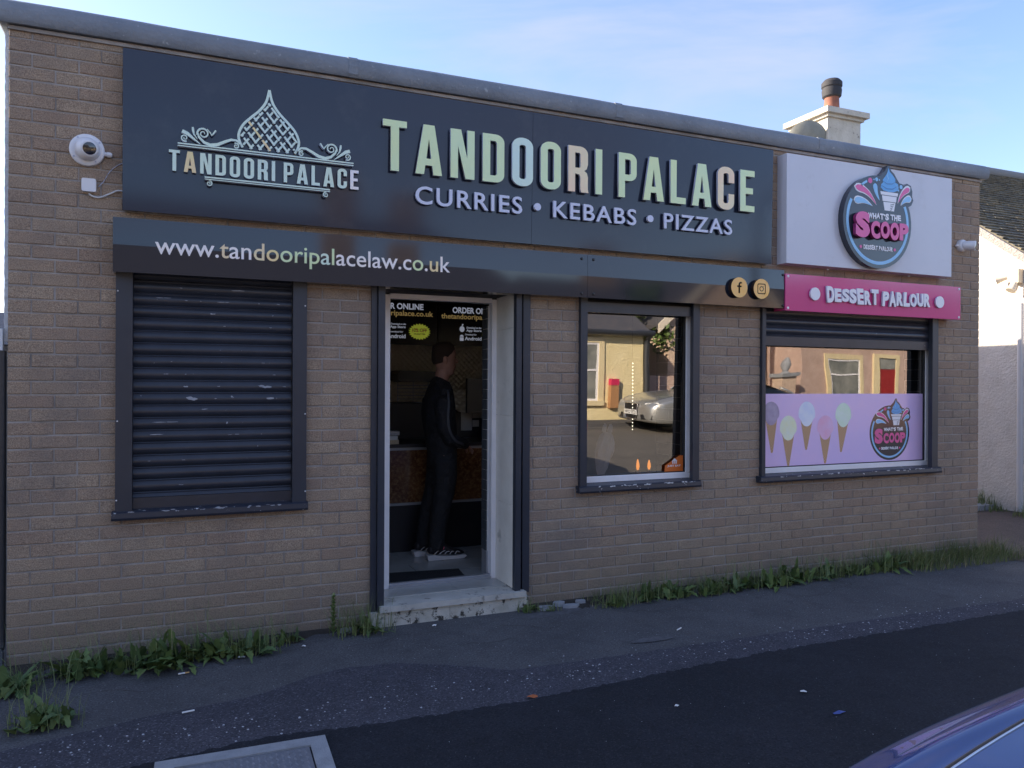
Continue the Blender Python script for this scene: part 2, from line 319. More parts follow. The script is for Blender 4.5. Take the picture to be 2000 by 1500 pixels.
def evalmesh(o):
    dg = DG(); dg.update(); me = bpy.data.meshes.new_from_object(o.evaluated_get(dg)); bpy.data.objects.remove(o); return me
def text_mesh(body, x0, x1, z0, z1, Y, depth=.002, bold=0, spacing=1, res=4, shear=0):
    """built-in font, fitted to a rectangle of the XZ plane facing -Y"""
    cu = bpy.data.curves.new('t', 'FONT'); cu.body = body; cu.offset = bold; cu.resolution_u = res; cu.extrude = .5; cu.space_character = spacing; cu.shear = shear
    o = bpy.data.objects.new('t', cu); C.objects.link(o); me = evalmesh(o); me.materials.clear(); fit(me, x0, x1, z0, z1, Y, depth); return me
def fit(me, x0, x1, z0, z1, Y, depth):
    xs = [v.co.x for v in me.vertices]; ys = [v.co.y for v in me.vertices]; zs = [v.co.z for v in me.vertices]
    a, b, c, d, e, f = min(xs), max(xs), min(ys), max(ys), min(zs), max(zs)
    for v in me.vertices:
        x, y, z = v.co
        v.co = (x0 + (x - a) / (b - a) * (x1 - x0), Y - (z - e) / ((f - e) or 1) * depth, z0 + (y - c) / (d - c) * (z1 - z0))
def poly_mesh(polys, Y, depth, bev=0):
    """closed outlines in XZ (even-odd holes), thickness from Y towards -Y"""
    cu = bpy.data.curves.new('p', 'CURVE'); cu.dimensions = '2D'; cu.fill_mode = 'BOTH'; cu.extrude = .5
    for P in polys:
        s = cu.splines.new('POLY'); s.points.add(len(P) - 1); s.use_cyclic_u = True
        for i, (a, b) in enumerate(P): s.points[i].co = (a, b, 0, 1)
    o = bpy.data.objects.new('p', cu); C.objects.link(o); me = evalmesh(o); me.materials.clear()
    for v in me.vertices:
        x, y, z = v.co; v.co = (x, Y - (z + .5) * depth, y)
    return me
def ribbon(pts, wd):
    """outline of a stroke; wd number or list"""
    n = len(pts); L = []; Rr = []
    for i, (x, z) in enumerate(pts):
        x1, z1 = pts[min(i + 1, n - 1)]; x0, z0 = pts[max(i - 1, 0)]
        dx, dz = x1 - x0, z1 - z0; l = math.hypot(dx, dz) or 1; h = (wd[i] if isinstance(wd, (list, tuple)) else wd) / 2
        L.append((x - dz / l * h, z + dx / l * h)); Rr.append((x + dz / l * h, z - dx / l * h))
    return L + Rr[::-1]
def circ(cx, cz, rx, rz=None, n=40, a0=0, a1=360):
    rz = rz or rx; full = abs(a1 - a0) >= 360
    return [(cx + rx * math.cos(R(a0 + (a1 - a0) * i / (n if full else n - 1))), cz + rz * math.sin(R(a0 + (a1 - a0) * i / (n if full else n - 1)))) for i in range(n)]
def rrect(x0, x1, z0, z1, r, n=6, corners=(1, 1, 1, 1)):
    P = []
    for (cx, cz, a), k in zip(((x1 - r, z0 + r, -90), (x1 - r, z1 - r, 0), (x0 + r, z1 - r, 90), (x0 + r, z0 + r, 180)), corners):
        if k: P += [(cx + r * math.cos(R(a + 90 * i / n)), cz + r * math.sin(R(a + 90 * i / n))) for i in range(n + 1)]
        else: P.append({-90: (x1, z0), 0: (x1, z1), 90: (x0, z1), 180: (x0, z0)}[a])
    return P
def join(parts):
    bm = bmesh.new()
    for p in parts: bm.from_mesh(p); bpy.data.meshes.remove(p)
    me = bpy.data.meshes.new('j'); bm.to_mesh(me); bm.free(); return me
def quadpatch(P, m, **k): pass

# ================================================================ ground
def gz(y): return 0 if y > -5.8 else min(.10, (-5.8 - y) * .02)
def ground():
    ys = [400, 60, 20, 8, 3, 1.5, 0, -1.4, -3, -5.8, -7, -9, -11, -13, -20, -60, -400]; xs = [-400, -40, -8, -2, 0, 2, 4, 6, 8, 12, 20, 50, 400]
    bm = bmesh.new(); V = [[bm.verts.new((x, y, gz(y))) for x in xs] for y in ys]
    for i in range(len(ys) - 1):
        for j in range(len(xs) - 1): bm.faces.new((V[i][j], V[i + 1][j], V[i + 1][j + 1], V[i][j + 1]))
    link('pavement', tomesh(bm), 'asphalt_old', label='old grey asphalt pavement along the shop wall', kind='structure', origin=(0, 0, 0))
    def sheet(name, top, bot_ys, lift, m, label):
        bm = bmesh.new(); rows = [[bm.verts.new((x, y, gz(y) + lift)) for x, y in top]]
        for yy in bot_ys:
            rows.append([bm.verts.new((x, yy if not callable(yy) else yy(x), gz(yy if not callable(yy) else yy(x)) + lift)) for x, _ in top])
        for A, B in zip(rows, rows[1:]):
            for i in range(len(A) - 1): bm.faces.new((A[i], B[i], B[i + 1], A[i + 1]))
        return link(name, tomesh(bm), m, label=label, kind='structure', origin=(0, 0, 0))
    rnd = random.Random(3)
    def wavy(fn, x0, x1, st, amp):
        r = []; x = x0
        while x < x1: r.append((x, fn(x) + rnd.uniform(-amp, amp))); x += st
        return r
    def newb(x):
        pts = [(-60, -1.55), (-2, -1.5), (-.22, -1.44), (.35, -1.37), (.68, -1.42), (1.48, -1.46), (2.46, -1.40), (3.17, -1.37), (5.4, -1.39), (9, -1.5), (60, -1.6)]
        for (a, b), (c, d) in zip(pts, pts[1:]):
            if x <= c: return b + (d - b) * (x - a) / (c - a)
        return pts[-1][1]
    def oldb(x):
        pts = [(-60, -1.1), (-1.5, -1.12), (-.71, -1.08), (-.12, -.93), (.34, -.88), (.6, -.74), (.8, -.67), (1.1, -.70), (1.43, -.88), (1.66, -1.05), (2.4, -1.08), (3.4, -1.11), (5.7, -1.19), (9, -1.3), (60, -1.4)]
        for (a, b), (c, d) in zip(pts, pts[1:]):
            if x <= c: return b + (d - b) * (x - a) / (c - a)
        return pts[-1][1]
    top = [(-60, oldb(-60))] + wavy(oldb, -3, 9, .035, .007) + [(60, oldb(60))]
    sheet('worn_pavement_strip', top, [lambda x: newb(x) - .12], .003, 'asphalt_worn', 'worn lilac grey strip of pavement flecked with pale stones')
    top = [(-60, newb(-60))] + wavy(newb, -3, 9, .02, .014) + [(60, newb(60))]
    sheet('new_asphalt', top, [-3, -3.85], .007, 'asphalt_new', 'fresh near black asphalt in front of the parked blue car')
    sheet('road', [(-60, -3.4), (60, -3.4)], [-5.8, -9, -11.2], .003, 'asphalt_road', 'worn brown grey road surface behind the fresh asphalt')
    # far pavement with kerb
    bm = bmesh.new(); bx(bm, -60, 60, -12.2, -11.2, 0, .2)
    link('far_pavement', tomesh(bm, bev=.01), 'asphalt_old', kind='structure', label='pavement across the street')
    # driveway to the right of the shop
    bm = bmesh.new(); P = [(6.93, .02), (6.9, -.55), (7.3, -.95), (8.2, -1.2), (12, -1.2), (12, .6), (9.55, 1.25), (9.5, 6), (6.93, 6)]
    vs = [bm.verts.new((a, b, .004)) for a, b in P]; bm.faces.new(vs)
    link('driveway', tomesh(bm), 'drive', kind='structure', label='reddish grey driveway beside the shop corner', origin=(0, 0, 0))
ground()
def patch(name, cx, cy, rx, ry, z, m, label, seed):
    rnd = random.Random(seed); bm = bmesh.new(); n = 28
    bm.faces.new([bm.verts.new((cx + rx * math.cos(2 * math.pi * k / n) * rnd.uniform(.72, 1.1), cy + ry * math.sin(2 * math.pi * k / n) * rnd.uniform(.7, 1.1), z)) for k in range(n)])
    link(name, tomesh(bm), m, label=label, kind='structure', origin=(0, 0, 0))
patch('repair_patch', 2.66, -.92, .15, .045, .0055, 'patch_grey', 'small pale scar in the pavement below the middle window', 3)
patch('repair_patch', 2.32, -.17, .26, .10, .0015, 'patch_grey', 'crumbled concrete apron right of the door step', 5)
def cracks():
    bm = bmesh.new(); rnd = random.Random(23)
    for x0, y0, a, n in ((.9, -.35, .2, 26), (1.9, -.30, -.35, 18), (2.9, -.35, -.2, 22), (-.5, -.55, -.1, 20), (4.2, -.5, -.05, 30), (1.5, -.55, .05, 16), (6.3, -.5, .2, 20)):
        x, y = x0, y0; pts = []
        for i in range(n):
            pts.append((x, y)); a2 = a + rnd.gauss(0, .55); x += .03 * math.cos(a2); y += .03 * math.sin(a2)
        ol = ribbon_(pts, [rnd.uniform(.0015, .005) for _ in pts])
        for i in range(n - 1):
            bm.faces.new([bm.verts.new((*ol[j], .0012)) for j in (i, i + 1, 2 * n - 2 - i, 2 * n - 1 - i)])
    link('pavement_cracks', tomesh(bm), 'soil', label='thin dark cracks across the old pavement', kind='stuff', origin=(0, 0, 0))
def ribbon_(pts, wd):
    n = len(pts); L = []; Q = []
    for i, (x, z) in enumerate(pts):
        x1, z1 = pts[min(i + 1, n - 1)]; x0, z0 = pts[max(i - 1, 0)]; dx, dz = x1 - x0, z1 - z0; l = math.hypot(dx, dz) or 1; h = wd[i] / 2
        L.append((x - dz / l * h, z + dx / l * h)); Q.append((x + dz / l * h, z - dx / l * h))
    return L + Q[::-1]
cracks()

# ================================================================ the shop building
X0, X1, ZT = -.885, 6.89, 3.54
OPEN = [(-.30, .66, .82, 2.32), (1.17, 2.14, -.1, 2.32), (2.66, 3.645, .83, 2.32), (4.33, 6.285, .83, 2.32)]
shop = empty('shop_building', (3, 1.6, 0), 'single storey tan brick takeaway shop with flat roof and grey coping', 'shop')
def brick_wall():
    bm = bmesh.new(); tint = bm.faces.layers.float.new('tint'); rnd = random.Random(11)
    def brick(a, b, z0, z1):
        if b - a < .02: return
        j = .0035; t = rnd.random(); dx = rnd.uniform(-.0012, .0012); dy = rnd.uniform(-.0022, .0018); dt = rnd.uniform(-.001, .001)
        a += rnd.uniform(.003, .0055); b -= rnd.uniform(.003, .0055); z0 += rnd.uniform(.0035, .0065) ; z1 -= rnd.uniform(.003, .005)
        if b - a < .01: return
        o = [bm.verts.new(p) for p in ((a, .009, z0), (b, .009, z0), (b, .009, z1), (a, .009, z1))]
        c = [bm.verts.new(p) for p in ((a, .0035 + dy, z0), (b, .0035 + dy, z0 + dt), (b, .0035 + dy, z1 + dt), (a, .0035 + dy, z1))]
        i = [bm.verts.new(p) for p in ((a + j, dy, z0 + j), (b - j, dy, z0 + dt + j), (b - j, dy, z1 + dt - j), (a + j, dy, z1 - j))]
        fs = [bm.faces.new(i)]
        for A, B in ((o, c), (c, i)):
            for k in range(4): fs.append(bm.faces.new((A[k], A[(k + 1) % 4], B[(k + 1) % 4], B[k])))
        for f in fs: f[tint] = t
    for r in range(-1, 48):
        z0 = r * .075 + .0; z1 = z0 + .075
        if z1 > ZT + .01: z1 = ZT
        if z1 - z0 < .03: continue
        off = 0 if r % 2 else .1125
        xs = [X0]; x = X0 + off
        if off == 0: x += .225
        while x < X1 - .01: xs.append(x); x += .225
        xs.append(X1)
        for a, b in zip(xs, xs[1:]):
            segs = [(a, b)]
            for ox0, ox1, oz0, oz1 in OPEN:
                if z1 > oz0 + .03 and z0 < oz1 - .02:
                    ns = []
                    for p, q in segs:
                        if q <= ox0 or p >= ox1: ns.append((p, q)); continue
                        if p < ox0: ns.append((p, ox0))
                        if q > ox1: ns.append((ox1, q))
                    segs = ns
            for p, q in segs: brick(p, q, z0, z1)
    for f in bm.faces: f.material_index = 0
    # mortar body with the openings left out
    cx = sorted({X0 + .004, X1 - .004, *[v for o in OPEN for v in o[:2]]}); cz = sorted({-.08, .82, .83, 2.32, ZT, .0})
    for i in range(len(cx) - 1):
        run = None
        for k in range(len(cz) - 1):
            mxx = (cx[i] + cx[i + 1]) / 2; mz = (cz[k] + cz[k + 1]) / 2
            solid = not any(o[0] < mxx < o[1] and o[2] < mz < o[3] for o in OPEN)
            if solid:
                if run is None: run = cz[k]
            if (not solid or k == len(cz) - 2) and run is not None:
                e = cz[k + 1] if solid else cz[k]; bx(bm, cx[i], cx[i + 1], .0055, .28, run, e, 1); run = None
    me = bpy.data.meshes.new('wall'); bm.normal_update(); bm.to_mesh(me); bm.free()
    o = link('front_wall', me, ['brick', 'mortar'], shop)
brick_wall()
# right hand side wall in bricks, left hand side rendered, back wall, roof
def side_wall():
    bm = bmesh.new(); tint = bm.faces.layers.float.new('tint'); rnd = random.Random(5)
    for r in range(-1, 47):
        z0 = r * .075; y = .0 if r % 2 else -.1125
        while y < 6.0:
            a, b = max(y, .0) + .004, min(y + .225, 6) - .004
            if b - a > .03:
                n = len(bm.faces); bx(bm, X1 - .01, X1 + rnd.uniform(-.001, .002), a, b, z0 + .005, z0 + .071); t = rnd.random(); bm.faces.ensure_lookup_table()
                for f in bm.faces[n:]: f[tint] = t
            y += .225
    bx(bm, X1 - .25, X1 - .006, .285, 6, -.05, ZT, 1)
    me = bpy.data.meshes.new('w'); bm.normal_update(); bm.to_mesh(me); bm.free(); link('side_wall', me, ['brick', 'mortar'], shop)
side_wall()
box('side_wall', (X0, X0 + .2, .285, 6, -.05, ZT), 'harl_side', shop)
rnd = random.Random(9); bm = bmesh.new()
P = [(X0 + .002, 1.79)]; P2 = []
z = 1.79
while z < 3.50: P2.append((X0 - .017 - rnd.uniform(0, .003), z)); z += .02
prism(bm, [(X0 + .001, 1.79)] + P2 + [(X0 + .001, 3.50)], .03, 5.9)
link('side_render', tomesh(bm), 'harl_side', shop)
box('back_wall', (X0 + .2, X1 - .25, 5.8, 6, -.05, ZT), 'harl_side', shop)
box('flat_roof', (X0, X1, .0, 6, ZT + .004, ZT + .05), 'coping_felt', shop)
def coping():
    # rounded felt-clad kerb following the front and both sides
    prof = [(.004, 3.515), (-.038, 3.512), (-.052, 3.53), (-.056, 3.58), (-.050, 3.618), (-.030, 3.638), (.02, 3.646), (.12, 3.65), (.2, 3.648), (.24, 3.60), (.24, 3.56)]
    path = [(X0, 6), (X0, 0), (X1, 0), (X1, 6)]
    bm = bmesh.new(); rings = []
    for i, (x, y) in enumerate(path):
        ring = []
        for d, z in prof:
            px = x + (d if x < 3 else -d); py = y + (d if y < 1 else 0)
            ring.append(bm.verts.new((px, py, z)))
        rings.append(ring)
    # subdivide front run with slight waviness
    for A, B in zip(rings, rings[1:]):
        n = 26; prev = A
        for s in range(1, n + 1):
            if s == n: cur = B
            else: cur = [bm.verts.new(A[k].co.lerp(B[k].co, s / n) + Vector((0, 0, rnd.uniform(-.0025, .0025)))) for k in range(len(A))]
            for k in range(len(A) - 1): bm.faces.new((prev[k], cur[k], cur[k + 1], prev[k + 1]))
            prev = cur
    link('coping', tomesh(bm), 'coping_felt', shop, smooth=50)
coping()
for xs_ in (.95, 2.9, 4.85):
    bm = bmesh.new(); prism(bm, [(-.040, 3.5105), (-.0545, 3.53), (-.0585, 3.58), (-.0525, 3.6195), (-.031, 3.641), (.02, 3.649), (.12, 3.653), (.12, 3.645), (-.02, 3.63), (-.045, 3.58), (-.035, 3.52)], xs_, xs_ + .06, 'x'); link('coping_seam', tomesh(bm), 'coping_felt', shop)
box('bedding_strip', (X0 - .003, X1 + .003, -.014, .003, 3.488, 3.508), 'mortar', shop, bev=.003)
# interior shell
box('floor', (-.6, 6.6, .28, 3.2, .0, .1), 'grout', shop, bev=0)
def floor_tiles():
    bm = bmesh.new(); y = .36; r = 0
    while y < 3.0:
        x = .2 - (r % 2) * .3 - .07
        while x < 4.2: bx(bm, x + .003, x + .597, y + .002, y + .298, .12, .145); x += .6
        y += .3; r += 1
    link('floor_tiles', tomesh(bm), 'floor_tile', shop)
floor_tiles()
box('inner_wall', (-.6, 6.6, 3.0, 3.1, .1, 2.7), 'plaster_in', shop, bev=0)
box('inner_wall', (.55, .65, .285, 2.99, .1, 2.7), 'plaster_in', shop, bev=0)
box('inner_wall', (4.1, 4.2, .285, 2.99, .1, 2.7), 'plaster_in', shop, bev=0)
box('ceiling', (-.6, 6.6, .285, 3.2, 2.71, 2.78), 'ceiling_in', shop, bev=0)
box('splashback', (.7, 4.05, 2.985, 2.997, .9, 2.4), 'steel_panel', shop, bev=0)

# ---- roller shutters, frames, sills
def slats(bm, x0, x1, z0, z1, Y, pitch=.0725):
    """curved interlocking slats, top to bottom"""
    z = z1
    while z > z0 + .01:
        P = [(Y - .000, z), (Y - .004, z - .006), (Y - .001, z - .011)]
        for k in range(7):
            a = k / 6; P.append((Y - .001 - .013 * math.sin(math.pi * a) ** .8, z - .012 - (pitch - .014) * a))
        P.append((Y + .003, z - pitch + .001))
        zz = [(y, max(q, z0)) for y, q in P]
        A = [bm.verts.new((x0, y, q)) for y, q in zz]; B = [bm.verts.new((x1, y, q)) for y, q in zz]
        for k in range(len(A) - 1): bm.faces.new((A[k], B[k], B[k + 1], A[k + 1]))
        z -= pitch
def guide(name, x0, x1, z0, z1, parent, y0=-.035, y1=.01):
    box(name, [(x0, x1, y0, y1, z0, z1)], 'frame_navy', parent, bev=.003)
def sill(x0, x1, parent):
    bm = bmesh.new(); prism(bm, [(-.058, .787), (-.062, .800), (-.058, .828), (-.045, .836), (.09, .846), (.09, .80), (.002, .787)], x0, x1, 'x')
    link('sill', tomesh(bm, bev=.003), 'sill_navy', parent)
def screws(parent, pts, Y, m='screw_white', r=.006):
    for x, z in pts:
        bm = bmesh.new(); lathe(bm, [(r, 0), (r, .002), (r * .6, .004)], (x, Y, z), (0, -1, 0), 10); link('screw', tomesh(bm), m, parent)
s1 = empty('roller_shutter', (.18, 0, .82)); s1.parent = shop; s1.location = Vector((.18, 0, .82)) - Vector((3, 1.6, 0)); s1['label'] = 'fully closed dark roller shutter with chipped paint'
def chips(parent, pts, Y, m, seed):
    rnd = random.Random(seed); bm = bmesh.new()
    for x, z, wx, hz in pts:
        for q in range(3 if wx > .012 else 1):
            cx, cz = x + rnd.uniform(-.5, .5) * wx, z + rnd.uniform(-.35, .35) * hz; n = 9
            bm.faces.new([bm.verts.new((cx + wx * .5 * math.cos(2 * math.pi * k / n) * rnd.uniform(.4, 1.1), Y - .0001 * q, cz + hz * .5 * math.sin(2 * math.pi * k / n) * rnd.uniform(.3, 1.1))) for k in range(n)])
    link('paint_chips', tomesh(bm), m, parent, kind='stuff')
rq = random.Random(17)
zc_ = [2.24 - .0725 * k - .039 for k in range(19)]
chips(s1, [(.46, zc_[9], .045, .014), (.43, zc_[9] + .004, .03, .01), (.005, zc_[9], .03, .008), (.05, zc_[10], .05, .018), (.50, zc_[10], .04, .014), (-.09, zc_[12] + .008, .09, .005), (-.14, zc_[13] + .008, .06, .005), (.30, zc_[13], .02, .004), (.12, zc_[11] + .01, .035, .005), (.24, zc_[12], .012, .02), (-.12, zc_[2] + .01, .06, .004), (.23, zc_[2], .05, .004), (.42, zc_[2], .012, .005), (.31, zc_[1], .06, .006), (.16, zc_[3], .02, .008), (.50, zc_[3], .012, .008), (.42, zc_[14], .008, .008)] + [(rq.uniform(-.25, .6), rq.choice(zc_), rq.uniform(.003, .02), .003) for _ in range(40)], .0135, 'chip_grey', 3)
SC = [(rq.uniform(-.3, .65), .8305 + rq.uniform(-.004, .004), rq.uniform(.006, .035), rq.uniform(.004, .009)) for _ in range(22)]
chips(s1, SC, -.0608, 'chip_grey', 5)
bm = bmesh.new(); slats(bm, -.268, .618, .905, 2.24, .028); link('slats', tomesh(bm), 'shutter_navy', s1, smooth=35)
box('bottom_bar', (-.268, .618, .010, .03, .840, .903), 'shutter_navy', s1, bev=.003)
guide('guide_rail', -.355, -.269, .836, 2.25, s1); guide('guide_rail', .620, .703, .836, 2.25, s1)
sill(-.372, .712, s1)
screws(s1, [(-.345, 2.09), (-.345, 1.35), (-.348, .9), (.692, 2.05), (.694, 1.38), (.697, .9)], -.0355, 'screw_white', .0045)
# middle window
SC2 = [(rq.uniform(2.66, 3.62), .8305 + rq.uniform(-.003, .004), rq.uniform(.006, .04), rq.uniform(.004, .010)) for _ in range(20)]; SC3 = [(rq.uniform(4.3, 6.2), .8305 + rq.uniform(-.003, .004), rq.uniform(.006, .045), rq.uniform(.004, .010)) for _ in range(24)]
def win_empty(name, x, label):
    e = empty(name, (0, 0, 0)); e.parent = shop; e.location = Vector((x, 0, .82)) - Vector((3, 1.6, 0)); e['label'] = label; return e
w2 = win_empty('window', 3.15, 'narrow middle window reflecting the cream cottage')
guide('guide_rail', 2.628, 2.682, .836, 2.25, w2); guide('guide_rail', 3.648, 3.678, .836, 2.25, w2, -.02); guide('guide_rail', 3.604, 3.646, .836, 2.25, w2, -.04, -.002)
sill(2.611, 3.672, w2); chips(w2, SC2, -.0608, 'chip_white', 6)
box('shutter_bottom_bar', (2.684, 3.602, -.012, .02, 2.098, 2.172), 'shutter_navy', w2, bev=.003)
box('lintel', (2.684, 3.644, .03, .2, 2.12, 2.32), 'black_matte', w2)
bm = bmesh.new(); bx(bm, 2.70, 3.645, .06, .115, .846, .882); bx(bm, 2.70, 3.645, .068, .11, .8825, .890); bx(bm, 3.612, 3.645, .06, .115, .8905, 2.12); bx(bm, 2.67, 2.698, .06, .115, .846, 2.12)
link('frame', tomesh(bm, bev=.004), 'upvc', w2)
box('gasket', [(3.600, 3.611, .07, .10, .891, 2.12), (2.70, 3.60, .07, .10, .8905, .897)], 'seal', w2, bev=0)
def pane(x0, x1, z0, z1, Y, tilt, m, parent):
    bm = bmesh.new(); d = math.tan(R(tilt)) * (z1 - z0) / 2; n = 6
    vs = [bm.verts.new(p) for p in ((x0, Y + d, z0), (x1, Y + d, z0), (x1, Y - d, z1), (x0, Y - d, z1))]; bm.faces.new(vs)
    me = bpy.data.meshes.new('pane'); bm.to_mesh(me); bm.free(); link('pane', me, m, parent)
pane(2.69, 3.605, .89, 2.13, .088, 1.0, 'glass', w2)
def tiles(name, x, y0, y1, z0, z1, parent, h=.1, lng=.2):
    box(name + '_grout', (x + .001, x + .02, y0, y1, z0, z1), 'paper', parent, bev=0)
    bm = bmesh.new(); z = z0; r = 0
    while z < z1 - .01:
        y = y0 - (r % 2) * lng / 2
        while y < y1: 
            a, b = max(y, y0) + .0015, min(y + lng, y1) - .0015
            if b - a > .01: bx(bm, x - .006, x + .002, a, b, z + .0015, min(z + h, z1) - .0015)
            y += lng
        z += h; r += 1
    link(name, tomesh(bm), 'tile_dark', parent)
tiles('reveal_tiles', 3.60, .118, .45, .82, 2.3, w2, .093, .3)
box('inner_sill', (2.66, 3.59, .118, .34, .80, .86), 'tile_dark', w2)
# right window
w3 = win_empty('window', 5.3, 'wide right hand window with lilac film under a half raised shutter')
guide('guide_rail', 4.284, 4.320, .836, 2.25, w3, -.03, .055); guide('guide_rail', 6.262, 6.318, .836, 2.25, w3, -.02); guide('guide_rail', 6.212, 6.260, .836, 2.25, w3, -.045, -.002)
sill(4.252, 6.322, w3); chips(w3, SC3, -.0608, 'chip_white', 7)
bm = bmesh.new(); slats(bm, 4.322, 6.25, 1.972, 2.28, .012, .0725); link('shutter_slats', tomesh(bm), 'shutter_navy', w3, smooth=35)
box('shutter_bottom_bar', (4.322, 6.25, -.006, .018, 1.895, 1.970), 'shutter_navy', w3, bev=.003)
bm = bmesh.new(); bx(bm, 4.38, 6.285, .06, .115, .846, .880); bx(bm, 4.38, 6.285, .068, .11, .8805, .888); bx(bm, 6.26, 6.285, .06, .115, .8885, 2.3); bx(bm, 4.35, 4.379, .06, .115, .846, 2.3)
link('frame', tomesh(bm, bev=.004), 'upvc', w3)
box('gasket', [(6.250, 6.2595, .07, .10, .889, 2.3), (4.38, 6.25, .07, .10, .8885, .895)], 'seal', w3, bev=0)
pane(4.38, 6.252, .89, 2.3, .089, .15, 'glass_wavy', w3)
tiles('reveal_tiles', 6.25, .118, .28, .82, 2.3, w3, .1, .3)

# ---- doorway
dw = win_empty('doorway', 1.65, 'open doorway with pale stone reveal and worn step')
box('door_post', [(1.112, 1.148, -.02, .012, .085, 2.25), (1.152, 1.196, -.04, .012, .085, 2.25)], 'frame_navy', dw, bev=.003)
box('door_post', [(2.118, 2.158, -.045, .006, .115, 2.25), (2.160, 2.178, -.006, .01, .115, 2.25), (2.180, 2.234, -.022, .012, .115, 2.25)], 'frame_navy', dw, bev=.003)
for z0, z1 in ((.143, .72), (.722, 1.345), (1.347, 1.965), (1.967, 2.3)):
    box('reveal_slab', (2.120, 2.138, .008, .33, z0, z1), 'reveal_stone', dw, bev=.0015)
box('reveal_slab', (1.172, 1.19, .014, .33, .143, 2.3), 'reveal_stone', dw, bev=.0015)
box('door_frame', [(1.195, 1.322, .331, .395, .14, 2.19), (2.086, 2.122, .331, .395, .14, 2.19)], 'upvc', dw, bev=.004)
box('door_head', (1.323, 2.085, .335, .39, 2.165, 2.20), 'upvc', dw, bev=.003)
box('door_soffit', (1.17, 2.14, .008, .39, 2.202, 2.24), 'black_matte', dw, bev=0)
box('threshold', [(1.323, 2.085, .325, .40, .143, .158), (1.323, 2.085, .345, .375, .158, .170)], 'aluminium', dw, bev=.002)
# step: top slab with nosing, tiles, riser
box('step', (1.165, 2.19, -.075, .118, .098, .136), 'step_stone', dw, bev=.004)
box('step_tiles', [(1.175, 1.755, .12, .324, .10, .1425), (1.758, 2.12, .12, .324, .10, .1425)], 'floor_tile', dw, bev=.001)
box('riser', [(1.11, 1.64, -.05, .10, -.02, .096), (1.643, 2.215, -.05, .10, -.02, .097)], 'step_riser', dw, bev=.004)
# open glazed door folded back to the right wall inside
dr = win_empty('open_door', 1.3, 'dark framed glass door swung inwards')
box('door_leaf', [(1.285, 1.316, .42, .49, .16, 2.15), (1.285, 1.316, 1.10, 1.16, .16, 2.15), (1.285, 1.316, .49, 1.10, .16, .30), (1.285, 1.316, .49, 1.10, 2.07, 2.15)], 'frame_navy', dr, bev=.003)
bm = bmesh.new(); bx(bm, 1.298, 1.302, .49, 1.10, .3, 2.07); link('glass_panel', tomesh(bm), 'glass', dr)
bm = bmesh.new(); tube(bm, [(1.284, .46, 1.15), (1.26, .46, 1.15), (1.26, .56, 1.15)], .009); link('door_handle', tomesh(bm), 'aluminium', dr, smooth=40)
tiles('wall_tiles', 2.078, .397, .50, .33, 2.15, dw, .075, .3)
box('corner_trim', (2.076, 2.10, .397, .50, .146, .329), 'aluminium', dw)
box('door_closer', (1.96, 2.075, .40, .43, 2.165, 2.198), 'aluminium', dw, bev=.004)

# ================================================================ signs
def G_(ch):
    """condensed sans capitals: list of outlines in a box of height 1"""
    s = .138; W = .40
    if ch == 'T': return .40, [[(0, 1), (0, .87), (.131, .87), (.131, 0), (.269, 0), (.269, .87), (.40, .87), (.40, 1)]]
    if ch == 'A': return .46, [[(0, 0), (.135, 1), (.325, 1), (.46, 0), (.31, 0), (.288, .185), (.168, .185), (.146, 0)], [(.186, .32), (.272, .32), (.229, .72)]]
    if ch == 'N': return .43, [[(0, 0), (0, 1), (.185, 1), (.298, .42), (.298, 1), (.43, 1), (.43, 0), (.268, 0), (.132, .66), (.132, 0)]]
    if ch == 'D': return W, [rrect(0, W, 0, 1, .16, corners=(1, 1, 0, 0)), rrect(s, W - s, .14, .86, .05, corners=(1, 1, 0, 0))]
    if ch == 'O': return W, [rrect(0, W, -.012, 1.012, .185), rrect(s, W - s, .14, .86, .044)]
    if ch == 'R': return .41, [[(0, 0), (0, 1)] + rrect(.0, .40, .46, 1, .16, corners=(0, 1, 0, 0))[1:-2] + [(.40, .60), (.335, .475), (.395, .40), (.40, .06), (.41, 0), (.258, 0), (.245, .06), (.245, .33), (.20, .40), (s, .40), (s, 0)], rrect(s, .245, .54, .86, .044, corners=(1, 1, 0, 0))]
    if ch == 'I': return s, [[(0, 0), (0, 1), (s, 1), (s, 0)]]
    if ch == 'P': return .39, [[(0, 0), (0, 1)] + rrect(0, .39, .38, 1, .16, corners=(1, 1, 0, 0))[:-2][::-1] + [(s, .38), (s, 0)], rrect(s, .39 - s, .52, .86, .04, corners=(1, 1, 0, 0))]
    if ch == 'L': return .35, [[(0, 0), (0, 1), (s, 1), (s, .145), (.35, .145), (.35, 0)]]
    if ch == 'E': return .36, [[(0, 0), (0, 1), (.36, 1), (.36, .855), (s, .855), (s, .575), (.32, .575), (.32, .43), (s, .43), (s, .145), (.36, .145), (.36, 0)]]
    if ch == 'C':
        o = rrect(0, W, -.012, 1.012, .185, 6)
        # open on the right side between .36 and .64
        outer = [p for p in rrect(0, W, -.012, 1.012, .185, 8)]
        br = outer[:9]; tr = outer[9:18]; tl = outer[18:27]; bl = outer[27:]
        inner = rrect(s, W - s, .14, .86, .044, 4); ibr = inner[:5]; itr = inner[5:10]; itl = inner[10:15]; ibl = inner[15:]
        return W, [[(W, .64)] + tr + tl + bl + br + [(W, .37), (W - s, .37)] + ibr[::-1] + ibl[::-1] + itl[::-1] + itr[::-1] + [(W - s, .64)]]
def fixP():
    pass
